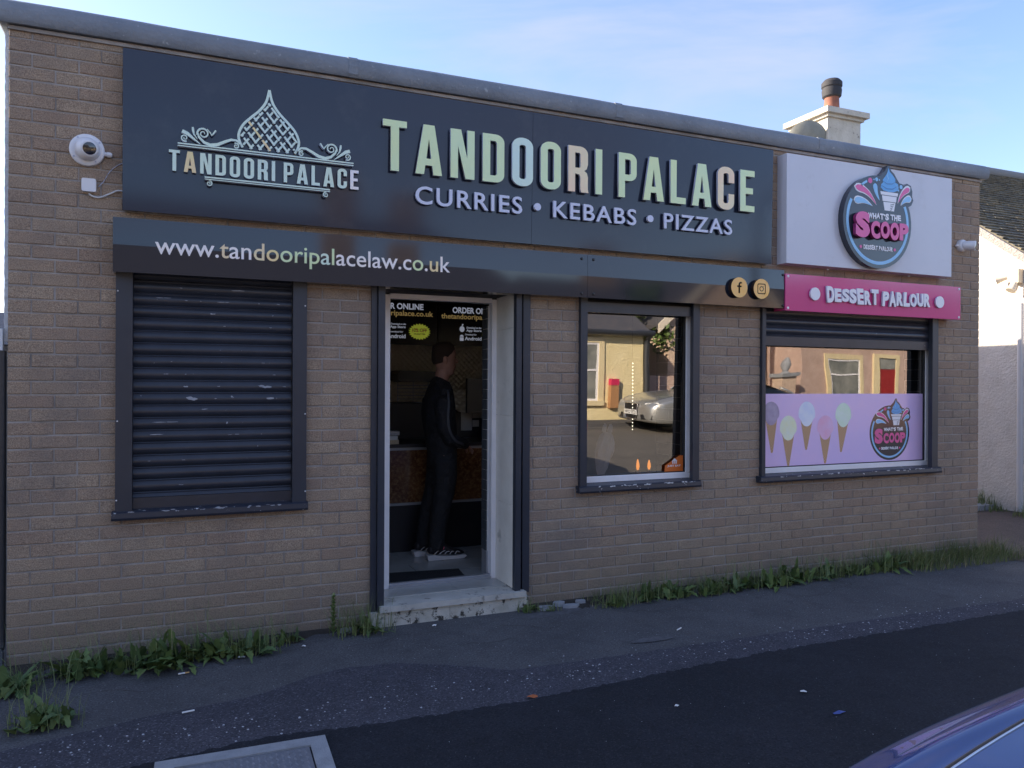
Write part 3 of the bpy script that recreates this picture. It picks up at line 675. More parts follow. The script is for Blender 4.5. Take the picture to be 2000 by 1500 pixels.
def condensed(word, x0, x1, z0, z1, Y, depth, parent, mats, gap=.115, side='letter_side'):
    tot = 0; L = []
    for ch in word:
        if ch == ' ': tot += .20; continue
        wd, P = G_(ch); L.append((ch, tot, P)); tot += wd + gap
    tot -= gap; sx = (x1 - x0) / tot; sz = z1 - z0; i = 0
    for (ch, o, P), mm in zip(L, mats):
        Q = [[(x0 + (o + a) * sx, z0 + b * sz) for a, b in p] for p in P]
        me = poly_mesh(Q, Y, depth)
        add_side(me, Y - depth); link('letter', me, [mm, side], parent)
def add_side(me, yf):
    for p in me.polygons: p.material_index = 0 if (abs(p.normal.y) > .7 and p.center.y < yf + 1e-4) else 1

# G_('R') and G_('P') outlines rebuilt carefully
_old = G_
def G_(ch, _o=_old):
    s = .138
    if ch == 'P':
        W = .39; arc = [(W - .16 + .16 * math.cos(R(a)), 1 - .16 + .16 * math.sin(R(a))) for a in range(90, -1, -15)] + [(W - .16 + .16 * math.cos(R(a)), .38 + .16 + .16 * math.sin(R(a))) for a in range(0, -91, -15)]
        return W, [[(0, 0), (0, 1)] + arc + [(s, .38), (s, 0)], rrect(s, W - s + .01, .52, .86, .04, corners=(1, 1, 0, 0))]
    if ch == 'R':
        W = .40; arc = [(W - .16 + .16 * math.cos(R(a)), 1 - .16 + .16 * math.sin(R(a))) for a in range(90, -1, -15)]
        return .41, [[(0, 0), (0, 1)] + arc + [(W, .62), (.375, .52), (.325, .475), (.38, .43), (W, .34), (W, .08), (.415, 0), (.262, 0), (.245, .07), (.245, .33), (.225, .385), (s, .40), (s, 0)], rrect(s, .247, .53, .86, .04, corners=(1, 1, 0, 0))]
    return _o(ch)

sg = empty('shop_sign', (2.0, 0, 2.55), 'large dark navy fascia sign reading TANDOORI PALACE with raised gold green letters', 'sign')
for a, b in ((-.322, 2.2185), (2.2205, 4.340)):
    bm = bmesh.new(); prism(bm, [(-.002, 2.552), (-.062, 2.546), (-.080, 3.4555), (-.002, 3.457)], a, b, 'x')
    link('panel', tomesh(bm, bev=.002), 'sign_navy', sg)
def ys(z): return -.062 - (z - 2.546) / .909 * .018     # sign face (tilts very slightly)
foil = dict(g='foil_green', m='foil_mint', p='foil_peach', o='foil_gold', r='foil_rose')
# big letters (slightly proud, standing off the panel)
def condensed_tilt(word, x0, x1, z0, z1, off, depth, mats, gap): condensed(word, x0, x1, z0, z1, ys(z1) - off, depth, sg, mats, gap)
condensed_tilt('TANDOORI PALACE', 1.158, 4.128, 2.932, 3.255, .012, .020, [foil[c] for c in 'ggggmgpgggggpg'], .15)
condensed('TANDOORI PALACE', -.083, 1.008, 2.790, 2.910, ys(2.91) - .006, .016, sg, [foil[c] for c in 'mommmmmmmmmmmr'], .145)
for wd, a, b in (('CURRIES', 1.377, 2.134), ('KEBABS', 2.372, 3.050), ('PIZZAS', 3.292, 3.922)):
    n = len(wd); tot = 0
    me = text_mesh(wd, a, b, 2.738, 2.856, ys(2.85) - .012, .016, bold=.012, spacing=1.15); add_side(me, ys(2.85) - .028); link('lettering', me, ['acrylic_lilac', 'letter_side'], sg)
for x in (2.25, 3.172):
    link('dot', poly_mesh([circ(x, 2.80, .026, n=20)], ys(2.8) - .01, .02), 'acrylic_lilac', sg)
# emblem: onion dome of woven straps, scrolls and double rules
def emblem():
    cx = .468; lay = [0]
    def piece(name, polys, m='foil_mint'):
        lay[0] += 1; me = poly_mesh(polys, ys(3.1) - .004, .010 + .0006 * lay[0]); add_side(me, ys(3.1) - .014 - .0006 * lay[0]); link(name, me, [m, 'letter_side'], sg)
    # outline of dome
    def half(s):
        P = []
        ctrl = [(0, 3.335), (.018, 3.262), (.055, 3.205), (.105, 3.155), (.150, 3.105), (.173, 3.05), (.168, 3.005), (.150, 2.972)]
        # catmull-rom
        for i in range(len(ctrl) - 1):
            p0 = ctrl[max(i - 1, 0)]; p1 = ctrl[i]; p2 = ctrl[i + 1]; p3 = ctrl[min(i + 2, len(ctrl) - 1)]
            for k in range(5):
                t = k / 5
                P.append(tuple(.5 * ((2 * p1[j]) + (-p0[j] + p2[j]) * t + (2 * p0[j] - 5 * p1[j] + 4 * p2[j] - p3[j]) * t * t + (-p0[j] + 3 * p1[j] - 3 * p2[j] + p3[j]) * t ** 3) for j in (0, 1)))
        P.append(ctrl[-1]); return [(cx + s * a, b) for a, b in P]
    L = half(-1); Rr = half(1)
    piece('dome_outline', [ribbon(L, .0145)]); piece('dome_outline', [ribbon(Rr, .0145)])
    def wid(z):
        for (a, b), (c, d) in zip(Rr, Rr[1:]):
            if b >= z >= d: return a - cx + (c - a) * (b - z) / ((b - d) or 1)
        return 0 if z > 3.3 else .15
    # straps: two diagonal families, broken over/under
    for fam in (1, -1):
        for k in range(-5, 6):
            c0 = k * .052; run = []; seg = []
            z = 2.968; idx = 0
            while z < 3.33:
                x = fam * ((z - 3.11) * .78) + c0
                inside = abs(x) < wid(z) - .012
                # position along the strap in weave cells
                cell = int(math.floor((z - 2.968) / .0335))
                gap = ((cell + k + (0 if fam > 0 else 1)) % 2 == 0) and (((z - 2.968) / .0335) % 1 > .87)
                if inside and not gap: seg.append((cx + x, z))
                else:
                    if len(seg) > 2: run.append(seg)
                    seg = []
                z += .004
            if len(seg) > 2: run.append(seg)
            if run: piece('strap', [ribbon([s[0], s[len(s) // 2], s[-1]], .0115) for s in run], 'foil_gold' if (k == -2 and fam < 0) else 'foil_mint')
    def spiral(x, z, r, turns, a0, s=1, w0=.010, w1=.005):
        n = 26; return ribbon([(x + s * r * (1 - .85 * i / n) * math.cos(R(a0 + 360 * turns * i / n)), z + r * (1 - .85 * i / n) * math.sin(R(a0 + 360 * turns * i / n))) for i in range(n + 1)], [w0 + (w1 - w0) * i / n for i in range(n + 1)])
    for s in (-1, 1):
        X = lambda d: cx + s * d
        wave = [(X(.165), 2.985), (X(.185), 3.005), (X(.215), 3.006), (X(.25), 2.99), (X(.29), 2.968), (X(.33), 2.960), (X(.365), 2.972), (X(.392), 3.00), (X(.402), 3.03)]
        piece('scroll', [ribbon(wave, [.008, .012, .014, .016, .018, .018, .015, .012, .008])])
        piece('scroll', [spiral(X(.368), 3.022, .034, 1.6, -20, s, .011, .004)])
        piece('scroll', [spiral(X(.188), 2.972, .017, 1.4, 60, s, .008, .004)])
        piece('scroll', [spiral(X(.468), 2.985, .021, 1.5, -120, s, .008, .004)])
        piece('leaf', [ribbon([(X(.385), 2.958), (X(.42), 2.985), (X(.455), 3.012), (X(.482), 3.022)], [.003, .012, .020, .020]), ])
        piece('leaf', [ribbon([(X(.40), 2.985), (X(.418), 3.01), (X(.424), 3.035), (X(.425), 3.052)], [.003, .008, .013, .010])])
        piece('leaf', [ribbon([(X(.30), 3.048), (X(.318), 3.022), (X(.322), 3.015), (X(.330), 3.03), (X(.348), 3.05)], [.009, .007, .005, .006, .004])])
        piece('scroll', [spiral(X(.335), 2.735, .017, 1.5, 80, s, .007, .004)])
    for z, a, b in ((2.948, .505, .008), (2.934, .505, .006), (2.768, .36, .008), (2.756, .36, .005)):
        piece('rule', [[(cx - a, z - b / 2), (cx + a, z - b / 2), (cx + a, z + b / 2), (cx - a, z + b / 2)]])
emblem()

fs = empty('web_address_sign', (2.0, 0, 2.19), 'long glossy black fascia strip reading www.tandooripalacelaw.co.uk', 'sign')
for a, b in ((-.365, 2.632), (2.634, 4.424)):
    bm = bmesh.new(); prism(bm, [(-.001, 2.188), (-.118, 2.188), (-.1215, 2.34), (-.118, 2.493), (-.001, 2.493)], a, b, 'x')
    link('panel', tomesh(bm), 'fascia_black', fs)
body = 'www.tandooripalacelaw.co.uk'; palette = 'rrrrprrpoggggmgrrrrrrrrgror'
def web():
    cu = bpy.data.curves.new('t', 'FONT'); cu.body = body; cu.extrude = .5; cu.offset = .006; cu.resolution_u = 4
    # per letter meshes: measure by building prefixes
    def ext(s):
        c = bpy.data.curves.new('t', 'FONT'); c.body = s; c.offset = .006; o = bpy.data.objects.new('t', c); C.objects.link(o); me = evalmesh(o)
        xs = [v.co.x for v in me.vertices]; ysv = [v.co.y for v in me.vertices]; r = (min(xs), max(xs), min(ysv), max(ysv)); bpy.data.meshes.remove(me); return r
    full = ext(body); sx = (1.606 + .152) / (full[1] - full[0]); zb = 2.268; zt = 2.402
    sz = (zt - zb) / (full[3] - full[2])
    for i, ch in enumerate(body):
        pre = ext(body[:i + 1]); one = ext(ch)
        x1 = -.152 + (pre[1] - full[0]) * sx; x0 = x1 - (one[1] - one[0]) * sx
        z0 = zb + (one[2] - full[2]) * sz; z1 = zb + (one[3] - full[2]) * sz
        me = text_mesh(ch, x0, x1, z0, z1, -.1195, .0035, bold=.006); link('letter', me, foil[palette[i]], fs)
web()
for x in (2.585, 2.680):
    for z in (2.215, 2.460):
        bm = bmesh.new(); lathe(bm, [(.010, 0), (.010, .004), (.006, .007)], (x, -.119, z), (0, -1, 0), 12); link('screw_cap', tomesh(bm), 'black_plastic', fs, smooth=40)
for z in (2.21, 2.455):
    bm = bmesh.new(); lathe(bm, [(.010, 0), (.010, .004), (.006, .007)], (4.408, -.119, z), (0, -1, 0), 12); link('screw_cap', tomesh(bm), 'black_plastic', fs, smooth=40)
# social icons
def icon(cx, kind, label):
    e = empty('social_icon', (cx, -.12, 2.24), label, 'sign badge', 'round gold icons on the black fascia')
    r = .078; zc = 2.326
    if kind == 'f':
        hole = [(-.008, -.042), (-.008, .002), (-.020, .002), (-.020, .014), (-.008, .014), (-.008, .022), (-.004, .034), (.006, .041), (.022, .041), (.022, .029), (.012, .029), (.007, .025), (.006, .014), (.021, .014), (.019, .002), (.006, .002), (.006, -.042)]
        me = poly_mesh([circ(cx, zc, r, n=48), [(cx + a * 1.05, zc + b * 1.05) for a, b in hole]], -.146, .012)
    else:
        def rr(h, k): return [(cx + a, zc + b) for a, b in rrect(-h, h, -h, h, k)]
        me = poly_mesh([circ(cx, zc, r, n=48), rr(.041, .014), rr(.034, .010), circ(cx, zc, .0205, n=24), circ(cx, zc, .0145, n=24), circ(cx + .021, zc + .022, .004, n=10)], -.146, .012)
    add_side(me, -.158); link('face', me, ['icon_gold', 'icon_dark'], e)
    link('backing', poly_mesh([circ(cx - .0, zc, r - .001, n=48)], -.1225, .0225), 'icon_dark', e)
icon(3.943, 'f', 'round gold social media badge with a letter f, left of the camera badge')
icon(4.160, 'i', 'round gold social media badge with camera outline, next to pink sign')

# white sign box with round logo
wb = empty('dessert_sign_box', (5.4, 0, 2.55), 'plain white box sign behind the round ice cream logo', 'sign')
box('panel', (4.452, 6.362, -.110, -.001, 2.556, 3.440), 'white_panel', wb, bev=.003)
for x in (4.95, 5.9):
    bm = bmesh.new(); lathe(bm, [(.008, 0), (.008, .012)], (x, -.05, 2.548), (0, 0, -1), 10); link('fixing_bolt', tomesh(bm), 'aluminium', wb)
def logo(cx, cz, s, Y, parent, thick, lift):
    """circle emblem radius s; each layer lift proud of the one below"""
    T = lambda P: [(cx + a * s, cz + b * s) for a, b in P]
    L = [0]
    def flat(name, polys, m, k=1, dep=None):
        y = Y - thick - lift * k; d = dep or lift * .8
        me = poly_mesh([T(p) for p in polys], y + lift * .9, lift * .9 + (dep or 0)); link(name, me, m, parent)
    base = circ(0, 0, 1, n=72)
    # silhouette with swirl and splash bumps: separate pieces of the same thickness butted behind
    me = poly_mesh([T(base)], Y, thick); link('disc', me, 'logo_black', parent)
    bump_ = [(-.02, .80), (.02, .98), (.09, 1.04), (.19, 1.12), (.285, 1.255), (.345, 1.245), (.38, 1.15), (.475, 1.09), (.56, .98), (.64, .90), (.72, .895), (.76, .84), (.86, .92), (.98, .88), (1.03, .76), (1.02, .66), (1.06, .56), (1.0, .45), (.86, .38), (.6, .3), (.1, .3)]
    me = poly_mesh([T(bump_)], Y - .002 * s, thick - .0005); link('disc_top', me, 'logo_black', parent)
    rg = ribbon([(.885 * math.cos(R(a)), .885 * math.sin(R(a))) for a in [27 - i * 4 for i in range(0, 60)]], .07)
    flat('ring', [rg], 'logo_blue_light')
    flat('ring', [ribbon([(-.50, .745), (-.42, .80), (-.33, .85)], .05)], 'logo_blue_light')
    def drop(hx, hz, tx, tz, r, bend=.1):
        P = []; n = 14; dx, dz = tx - hx, tz - hz; l = math.hypot(dx, dz); nx, nz_ = -dz / l, dx / l
        pts = []; w_ = []
        for i in range(n + 1):
            t = i / n; o = bend * math.sin(math.pi * t) * l
            pts.append((hx + dx * t + nx * o, hz + dz * t + nz_ * o))
            w_.append(2 * r * (math.sqrt(max(0, 1 - (1 - t / .22) ** 2)) if t < .22 else (1 - (t - .22) / .78) ** .8 * 1.0) + .004)
        return ribbon(pts, w_)
    flat('splash', [drop(-.70, .71, -.05, .36, .095, .12)], 'logo_white', 1); flat('splash', [drop(-.67, .705, -.07, .38, .065, .12)], 'logo_pink', 2)
    flat('splash', [drop(-.71, .41, -.17, .33, .085, .1)], 'logo_white', 1); flat('splash', [drop(-.69, .405, -.2, .335, .065, .1)], 'logo_blue_light', 2)
    flat('splash', [drop(-.10, .83, .04, .47, .06, -.08)], 'logo_blue_light', 1)
    flat('splash', [drop(.96, .84, .58, .46, .08, -.1)], 'logo_white', 1); flat('splash', [drop(.935, .81, .60, .485, .055, -.1)], 'logo_pink', 2)
    flat('splash', [drop(1.0, .60, .67, .42, .08, -.12)], 'logo_white', 1); flat('splash', [drop(.98, .59, .69, .435, .06, -.12)], 'logo_blue_light', 2)
    for x, z, r, mm in ((-.24, .87, .06, 'logo_pink'), (-.05, .915, .042, 'logo_blue_light'), (-.13, .905, .018, 'logo_blue_light'), (.03, .91, .018, 'logo_blue_light'), (.68, .825, .045, 'logo_blue_light'), (.60, .74, .022, 'logo_blue_light'), (-.50, -.565, .035, 'logo_pink'), (.50, -.565, .035, 'logo_pink')):
        flat('dot', [circ(x, z, r, n=16)], mm)
    # cornet
    flat('cornet', [[(.06, .675), (.59, .675), (.575, .605), (.08, .605)]], 'logo_white'); flat('cornet', [[(.11, .59), (.55, .59), (.53, .47), (.13, .47)]], 'logo_white'); flat('cornet', [[(.15, .455), (.51, .455), (.47, .27), (.19, .27)]], 'logo_white')
    for i in range(4): flat('cornet_line', [ribbon([(.47 - .02 * i, .43 - .04 * i), (.36, .40 - .04 * i)], .012)], 'logo_black', 2)
    sw = [(.30, 1.20), (.335, 1.12), (.42, 1.06), (.50, .98), (.505, .90), (.58, .88), (.605, .80), (.57, .73), (.46, .69), (.30, .68), (.15, .70), (.07, .76), (.09, .83), (.14, .87), (.13, .93), (.20, 1.0), (.26, 1.08)]
    flat('ice_cream', [sw], 'logo_blue')
    flat('ice_cream_shade', [ribbon([(.13, .90), (.26, .85), (.40, .86), (.51, .92)], [.006, .02, .02, .006])], 'logo_blue_dark', 2)
    flat('ice_cream_shade', [ribbon([(.09, .80), (.25, .745), (.42, .75), (.57, .83)], [.006, .02, .02, .006])], 'logo_blue_dark', 2)
    flat('ice_cream_shade', [ribbon([(.31, 1.15), (.25, 1.05), (.29, .97), (.26, .90)], [.004, .02, .03, .006])], 'logo_blue_light', 2)
    flat('ice_cream_shade', [ribbon([(.49, .87), (.55, .82), (.56, .77)], [.006, .025, .006])], 'logo_blue_light', 2)
    rr = random.Random(4)
    def jumpy(txt, u0, u1, v0, v1, m, Yf, dep, bold=.06, wob=.012, sidem=None, name='lettering'):
        n = sum(.45 if c == ' ' else (.42 if c in "'I" else (1.25 if c == 'W' else 1)) for c in txt); x = u0; st = (u1 - u0) / n
        for c in txt:
            wd = st * (.45 if c == ' ' else (.42 if c in "'I" else (1.25 if c == 'W' else 1)))
            if c != ' ':
                lo = v0 + (v1 - v0) * .6 if c == "'" else v0 + rr.uniform(-wob, wob); hi = v1 + rr.uniform(-wob, wob)
                me = text_mesh(c, cx + x * s, cx + (x + wd * .97) * s, cz + lo * s, cz + hi * s, Yf, dep, bold=bold, shear=rr.uniform(-.08, .08))
                if sidem: add_side(me, Yf - dep); link(name, me, [m, sidem], parent)
                else: link(name, me, m, parent)
            x += wd
    Yf = Y - thick
    raised = lift > .001
    dp = .03 if raised else .0006
    jumpy("WHAT'S THE", -.30, .68, .065, .19, 'logo_white', Yf - lift * 2, lift * .8)
    jumpy('S', -.76, -.34, -.39, .16, 'logo_pink', Yf - (.012 if raised else lift * 2.2), dp, .07, 0, 'logo_pink_side')
    jumpy('COOP', -.32, .80, -.38, -.01, 'logo_pink', Yf - (.012 if raised else lift * 2.2), dp, .06, .014, 'logo_pink_side')
    jumpy('DESSERT PARLOUR', -.43, .43, -.61, -.515, 'logo_white', Yf - lift * 2, lift * .8, .05, .006)
lg = empty('round_logo_sign', (5.385, -.11, 2.56), 'raised round black ice cream logo disc with pink SCOOP letters, on the white box', 'sign')
logo(5.392, 2.955, .392, -.111, lg, .055, .0016)

# pink sign
pk = empty('dessert_parlour_sign', (5.45, 0, 2.17), 'glossy pink strip sign reading DESSERT PARLOUR below the white box', 'sign')
box('panel', (4.426, 6.457, -.130, -.001, 2.172, 2.466), 'pink_panel', pk, bev=.003)
rr = random.Random(8)
def jump_line(txt, x0, x1, z0, z1, Y, dep, m, side, parent):
    n = sum(.5 if c == ' ' else 1 for c in txt); st = (x1 - x0) / n; x = x0
    for c in txt:
        wd = st * (.5 if c == ' ' else 1)
        if c != ' ':
            me = text_mesh(c, x, x + wd * .96, z0 + rr.uniform(-.010, .008), z1 + rr.uniform(-.008, .01), Y, dep, bold=.055, shear=rr.uniform(-.1, .1)); add_side(me, Y - dep); link('letter', me, [m, side], parent)
        x += wd
jump_line('DESSERT PARLOUR', 4.842, 6.046, 2.258, 2.378, -.136, .016, 'logo_white', 'acrylic_lilac', pk)
for x in (4.720, 6.168):
    me = poly_mesh([circ(x, 2.316, .052, n=32)], -.136, .014); add_side(me, -.150); link('dot', me, ['logo_white', 'acrylic_lilac'], pk)
screws(pk, [(4.452, 2.447), (4.452, 2.192), (6.435, 2.447), (6.435, 2.192)], -.1305, 'screw_white', .011)

# window film with cornets
wf = empty('window_film', (5.3, .08, .895), 'lilac window film printed with five ice cream cones and a logo', 'window film')
me = poly_mesh([[(4.395, .896), (6.248, .896), (6.248, 1.500), (4.395, 1.500)]], .0835, .0006); link('film', me, 'poster_lilac', wf)
def cone(x, zt, tipx, tipz, r, m, i):
    r *= 1.1
    tw = r * .80; zb = zt - r * 1.55; y = .0828 - .0004
    link('cone_print', poly_mesh([[(x - tw, zb + r * .25), (x - tw * .3, zb - r * .35), (x + tw * .25, zb - r * .3), (x + tw, zb + r * .3), (tipx + .010, tipz + .004), (tipx, tipz), (tipx - .010, tipz + .004)]], .0828, .0004), 'waffle', wf)
    P = [(x + r * math.cos(a / 24 * 2 * math.pi) * (1 if math.sin(a / 24 * 2 * math.pi) > -.3 else .82), zt - r * 1.12 + r * 1.15 * math.sin(a / 24 * 2 * math.pi)) for a in range(24)]
    link('scoop_print', poly_mesh([P], .0823, .0004), m, wf)
cone(4.478, 1.433, 4.487, 1.008, .078, 'scoop_violet', 0); cone(4.661, 1.315, 4.662, .893, .083, 'scoop_yellow', 1); cone(4.862, 1.432, 4.856, 1.023, .084, 'scoop_blue', 2)
cone(5.070, 1.312, 5.069, .900, .083, 'scoop_pink', 3); cone(5.275, 1.418, 5.250, .992, .084, 'scoop_mint', 4)
logo(5.832, 1.150, .245, .0828, wf, .0006, .0005)

# cameras, junction box, cables
cc = empty('cctv_camera', (-.5, -.01, 2.87), 'white round dome camera on the brick left of the big sign', 'security camera')
bm = bmesh.new(); lathe(bm, [(.088, 0), (.088, .03), (.082, .036), (.07, .038)], (-.503, .002, 2.872), (0, -1, 0), 40); link('base', tomesh(bm), 'cctv_white', cc, smooth=40)
bm = bmesh.new(); d = Vector((.32, -1, -.16)).normalized(); lathe(bm, [(.062, 0), (.064, .03), (.058, .05), (.046, .066), (.040, .074), (.036, .075)], Vector((-.505, -.036, 2.872)), d, 36); link('eyeball', tomesh(bm), 'cctv_white', cc, smooth=40)
bm = bmesh.new(); lathe(bm, [(.034, 0), (.034, .002), (.022, .005), (.002, .006)], Vector((-.505, -.036, 2.872)) + d * .0755, d, 28); link('lens', tomesh(bm), 'cctv_glass', cc, smooth=40)
bm = bmesh.new(); lathe(bm, [(.012, 0), (.012, .012), (.015, .014), (.015, .03), (.010, .04)], (-.418, -.018, 2.86), (1, 0, -.05), 10); link('cable_gland', tomesh(bm), 'cctv_white', cc, smooth=30)
for a in (35, 125, 215, 305):
    bm = bmesh.new(); lathe(bm, [(.005, 0), (.005, .003)], (-.503 + .077 * math.cos(R(a)), -.034, 2.872 + .077 * math.sin(R(a))), (0, -1, 0), 8); link('screw', tomesh(bm), 'letter_side', cc)
bm = bmesh.new()
P = rrect(-.529, -.457, 2.640, 2.713, .010, 4); prism(bm, P, -.032, .0)
link('junction_box', tomesh(bm, bev=.002), 'cctv_white', label='small square white junction box below the left camera', cat='junction box')
def spline(pts, n=6):
    P = [Vector(p) for p in pts]; o = []
    for i in range(len(P) - 1):
        a, b, c, d = P[max(i - 1, 0)], P[i], P[i + 1], P[min(i + 2, len(P) - 1)]
        for k in range(n):
            t = k / n; o.append(.5 * (2 * b + (c - a) * t + (2 * a - 5 * b + 4 * c - d) * t * t + (3 * b - a - 3 * c + d) * t ** 3))
    return o + [P[-1]]
bm = bmesh.new(); tube(bm, spline([(-.495, -.012, 2.632), (-.475, -.012, 2.618), (-.44, -.012, 2.615), (-.39, -.012, 2.64), (-.35, -.012, 2.662), (-.31, -.012, 2.662)]), .0048, 8); link('cable', tomesh(bm), 'cable_white', smooth=True, label='thick white cable running from junction box to the big sign', cat='cable')
bm = bmesh.new(); tube(bm, spline([(-.448, -.006, 2.675), (-.42, -.006, 2.71), (-.395, -.006, 2.76), (-.36, -.006, 2.80), (-.31, -.006, 2.832)]), .0022, 6); link('cable', tomesh(bm), 'letter_side', smooth=True, label='thin grey wire curving up from junction box behind the sign', cat='cable')
c2 = empty('cctv_camera', (6.64, 0, 2.86), 'white bullet shaped camera near the right corner of the shop', 'security camera')
bm = bmesh.new(); lathe(bm, [(.055, 0), (.055, .03), (.05, .04), (.04, .045)], (6.625, .002, 2.872), (0, -1, 0), 28); link('base', tomesh(bm), 'cctv_white', c2, smooth=40)
bm = bmesh.new(); d2 = Vector((.50, -.86, -.12)).normalized(); lathe(bm, [(.040, 0), (.042, .03), (.044, .05), (.044, .095), (.038, .10)], (6.625, -.03, 2.872), d2, 28); link('body', tomesh(bm), 'cctv_white', c2, smooth=40)
bm = bmesh.new(); lathe(bm, [(.034, 0), (.02, .003), (.002, .004)], Vector((6.625, -.03, 2.872)) + d2 * .1005, d2, 24); link('lens', tomesh(bm), 'cctv_glass', c2, smooth=40)
bm = bmesh.new(); lathe(bm, [(.012, 0), (.012, .02), (.008, .03)], (6.575, -.015, 2.868), (-1, 0, 0), 10); link('cable_gland', tomesh(bm), 'cctv_white', c2, smooth=40)

# ================================================================ inside the doorway
ct = empty('counter', (2.2, 1.6, .145), 'shop counter with brown marbled front and black kick board', 'counter')
box('front_panel', (.72, 3.2, 1.40, 1.42, .562, 1.005), 'counter_brown', ct, bev=0)
box('trim', [(.72, 3.2, 1.392, 1.421, .540, .561), (.72, 3.2, 1.388, 1.421, 1.006, 1.028)], 'counter_trim', ct, bev=.002)
box('kick_board', (.72, 3.2, 1.41, 1.43, .145, .539), 'counter_black', ct, bev=0)
box('worktop', (.70, 3.22, 1.375, 2.0, 1.029, 1.056), 'counter_black', ct, bev=.004)
mt = box('door_mat', (.0, .62, -.14, .14, 0, .008), 'mat_rubber', label='black rectangular rubber mat on pale tiles inside the door', cat='door mat')
mt.location = (1.62, .55, .146); mt.rotation_euler = (0, 0, R(-7))
def board(x0, label, left):
    e = empty('menu_screen', (x0 + .25, 2.3, 1.945), label, 'menu screen', 'black order online screens above the counter')
    box('panel', (x0 - .21, x0 + .505, 2.30, 2.34, 1.945, 2.365), 'screen_black', e, bev=.002)
    Y = 2.2995; xa = x0 - .19
    def tx(s, a, b, z0, z1, m, bold=.02, shear=0): link('lettering', text_mesh(s, a, b, z0, z1, Y, .0015, bold=bold, shear=shear), m, e)
    o = x0 - 2.304 + (0 if not left else 0)
    return e, tx
e, tx = board(2.512, 'right hand black order screen with yellow web address above the till', False)
tx('ORDER ONLINE', 2.445, 2.94, 2.268, 2.328, 'board_white', .03); tx('thetandooripalace.co.uk', 2.328, 3.06, 2.195, 2.262, 'board_gold', .02)
tx('Download on the', 2.592, 2.75, 2.118, 2.138, 'board_white', .01, .2); tx('App Store', 2.591, 2.752, 2.082, 2.112, 'board_white'); tx('Download for', 2.576, 2.70, 2.052, 2.068, 'board_white', .01, .2); tx('Android', 2.574, 2.752, 2.002, 2.038, 'board_white')
link('icon', poly_mesh([circ(2.545, 2.112, .026, .029, 20)], 2.2995, .0015), 'board_white', e); link('icon', poly_mesh([ribbon([(2.545, 2.145), (2.556, 2.162)], .012)], 2.2995, .0015), 'board_white', e)
link('icon', poly_mesh([rrect(2.522, 2.562, 1.995, 2.030, .004), circ(2.542, 2.036, .020, n=12, a0=0, a1=180)], 2.2995, .0015), 'board_white', e)
def burst(cx, cz, r, e):
    P = [(cx + r * (1 if k % 2 else .82) * math.cos(2 * math.pi * k / 44), cz + r * .72 * (1 if k % 2 else .82) * math.sin(2 * math.pi * k / 44)) for k in range(44)]
    link('burst', poly_mesh([P], 2.2995, .0015), 'board_lime', e)
    link('lettering', text_mesh('10% OFF', cx - r * .66, cx + r * .66, cz - .005, cz + .033, 2.2975, .0012, bold=.02), 'sign_red', e)
    link('lettering', text_mesh('FOR MOST ITEMS', cx - r * .5, cx + r * .5, cz - .030, cz - .016, 2.2975, .0012, bold=.02), 'icon_dark', e)
burst(2.86, 2.07, .105, e)
e, tx = board(1.781, 'left hand black order screen with lime green discount burst', True)
tx('ORDER ONLINE', 1.62, 2.146, 2.283, 2.342, 'board_white', .03); tx('thetandooripalace.co.uk', 1.50, 2.245, 2.205, 2.272, 'board_gold', .02)
tx('Download on the', 1.82, 1.972, 2.132, 2.150, 'board_white', .01, .2); tx('App Store', 1.816, 1.968, 2.094, 2.126, 'board_white'); tx('Download for', 1.80, 1.945, 2.058, 2.075, 'board_white', .01, .2); tx('Android', 1.79, 1.968, 2.004, 2.044, 'board_white')
burst(2.108, 2.072, .112, e)
# equipment
ex = empty('extractor_hood', (2.15, 2.6, 1.58), 'dark rounded extractor unit on the metal wall behind the customer', 'extractor')
bm = bmesh.new(); P = [(1.98, 1.60), (2.02, 1.585), (2.38, 1.585), (2.40, 1.62), (2.38, 1.69), (2.0, 1.70), (1.97, 1.66)]; prism(bm, P, 2.6, 2.95); link('body', tomesh(bm, bev=.012), 'black_plastic', ex)
bm = bmesh.new()
for i in range(6):
    tube(bm, [(1.99, 2.7, 1.55 - i * .035), (2.33, 2.7, 1.55 - i * .035)], .004, 6)
for x in (2.0, 2.16, 2.32): tube(bm, [(x, 2.7, 1.6), (x, 2.7, 1.36)], .004, 6)
link('wire_rack', tomesh(bm), 'aluminium', ex)
tl = empty('till', (2.7, 1.9, 1.056), 'wide black till screen on the counter at the right', 'till')
box('screen', (2.48, 3.05, 1.95, 2.0, 1.29, 1.62), 'black_plastic', tl, bev=.008); box('stand', (2.7, 2.82, 1.9, 1.99, 1.057, 1.30), 'black_plastic', tl, bev=.01)
box('back_unit', (2.35, 3.2, 2.2, 2.9, .95, 1.33), 'counter_black', label='black appliance behind the counter on the right', cat='appliance')
box('fryer_cabinet', [(1.72, 2.12, 2.1, 2.6, .90, 1.38)], 'counter_black', label='dark glass fronted cabinet behind the counter on the left', cat='cabinet')
for (a, b, c, d_), lb in zip(((2.50, 2.615, 1.20, 1.41), (2.62, 2.76, 1.32, 1.41), (2.62, 2.69, 1.235, 1.30)), ('large white paper notice on the black appliance', 'pale notice taped right of the large one', 'small square label under the notices')):
    box('paper_notice', (a, b, 2.19, 2.193, c - .09, d_ - .09), 'paper', bev=0, label=lb, cat='notice', group='paper notices inside the shop')
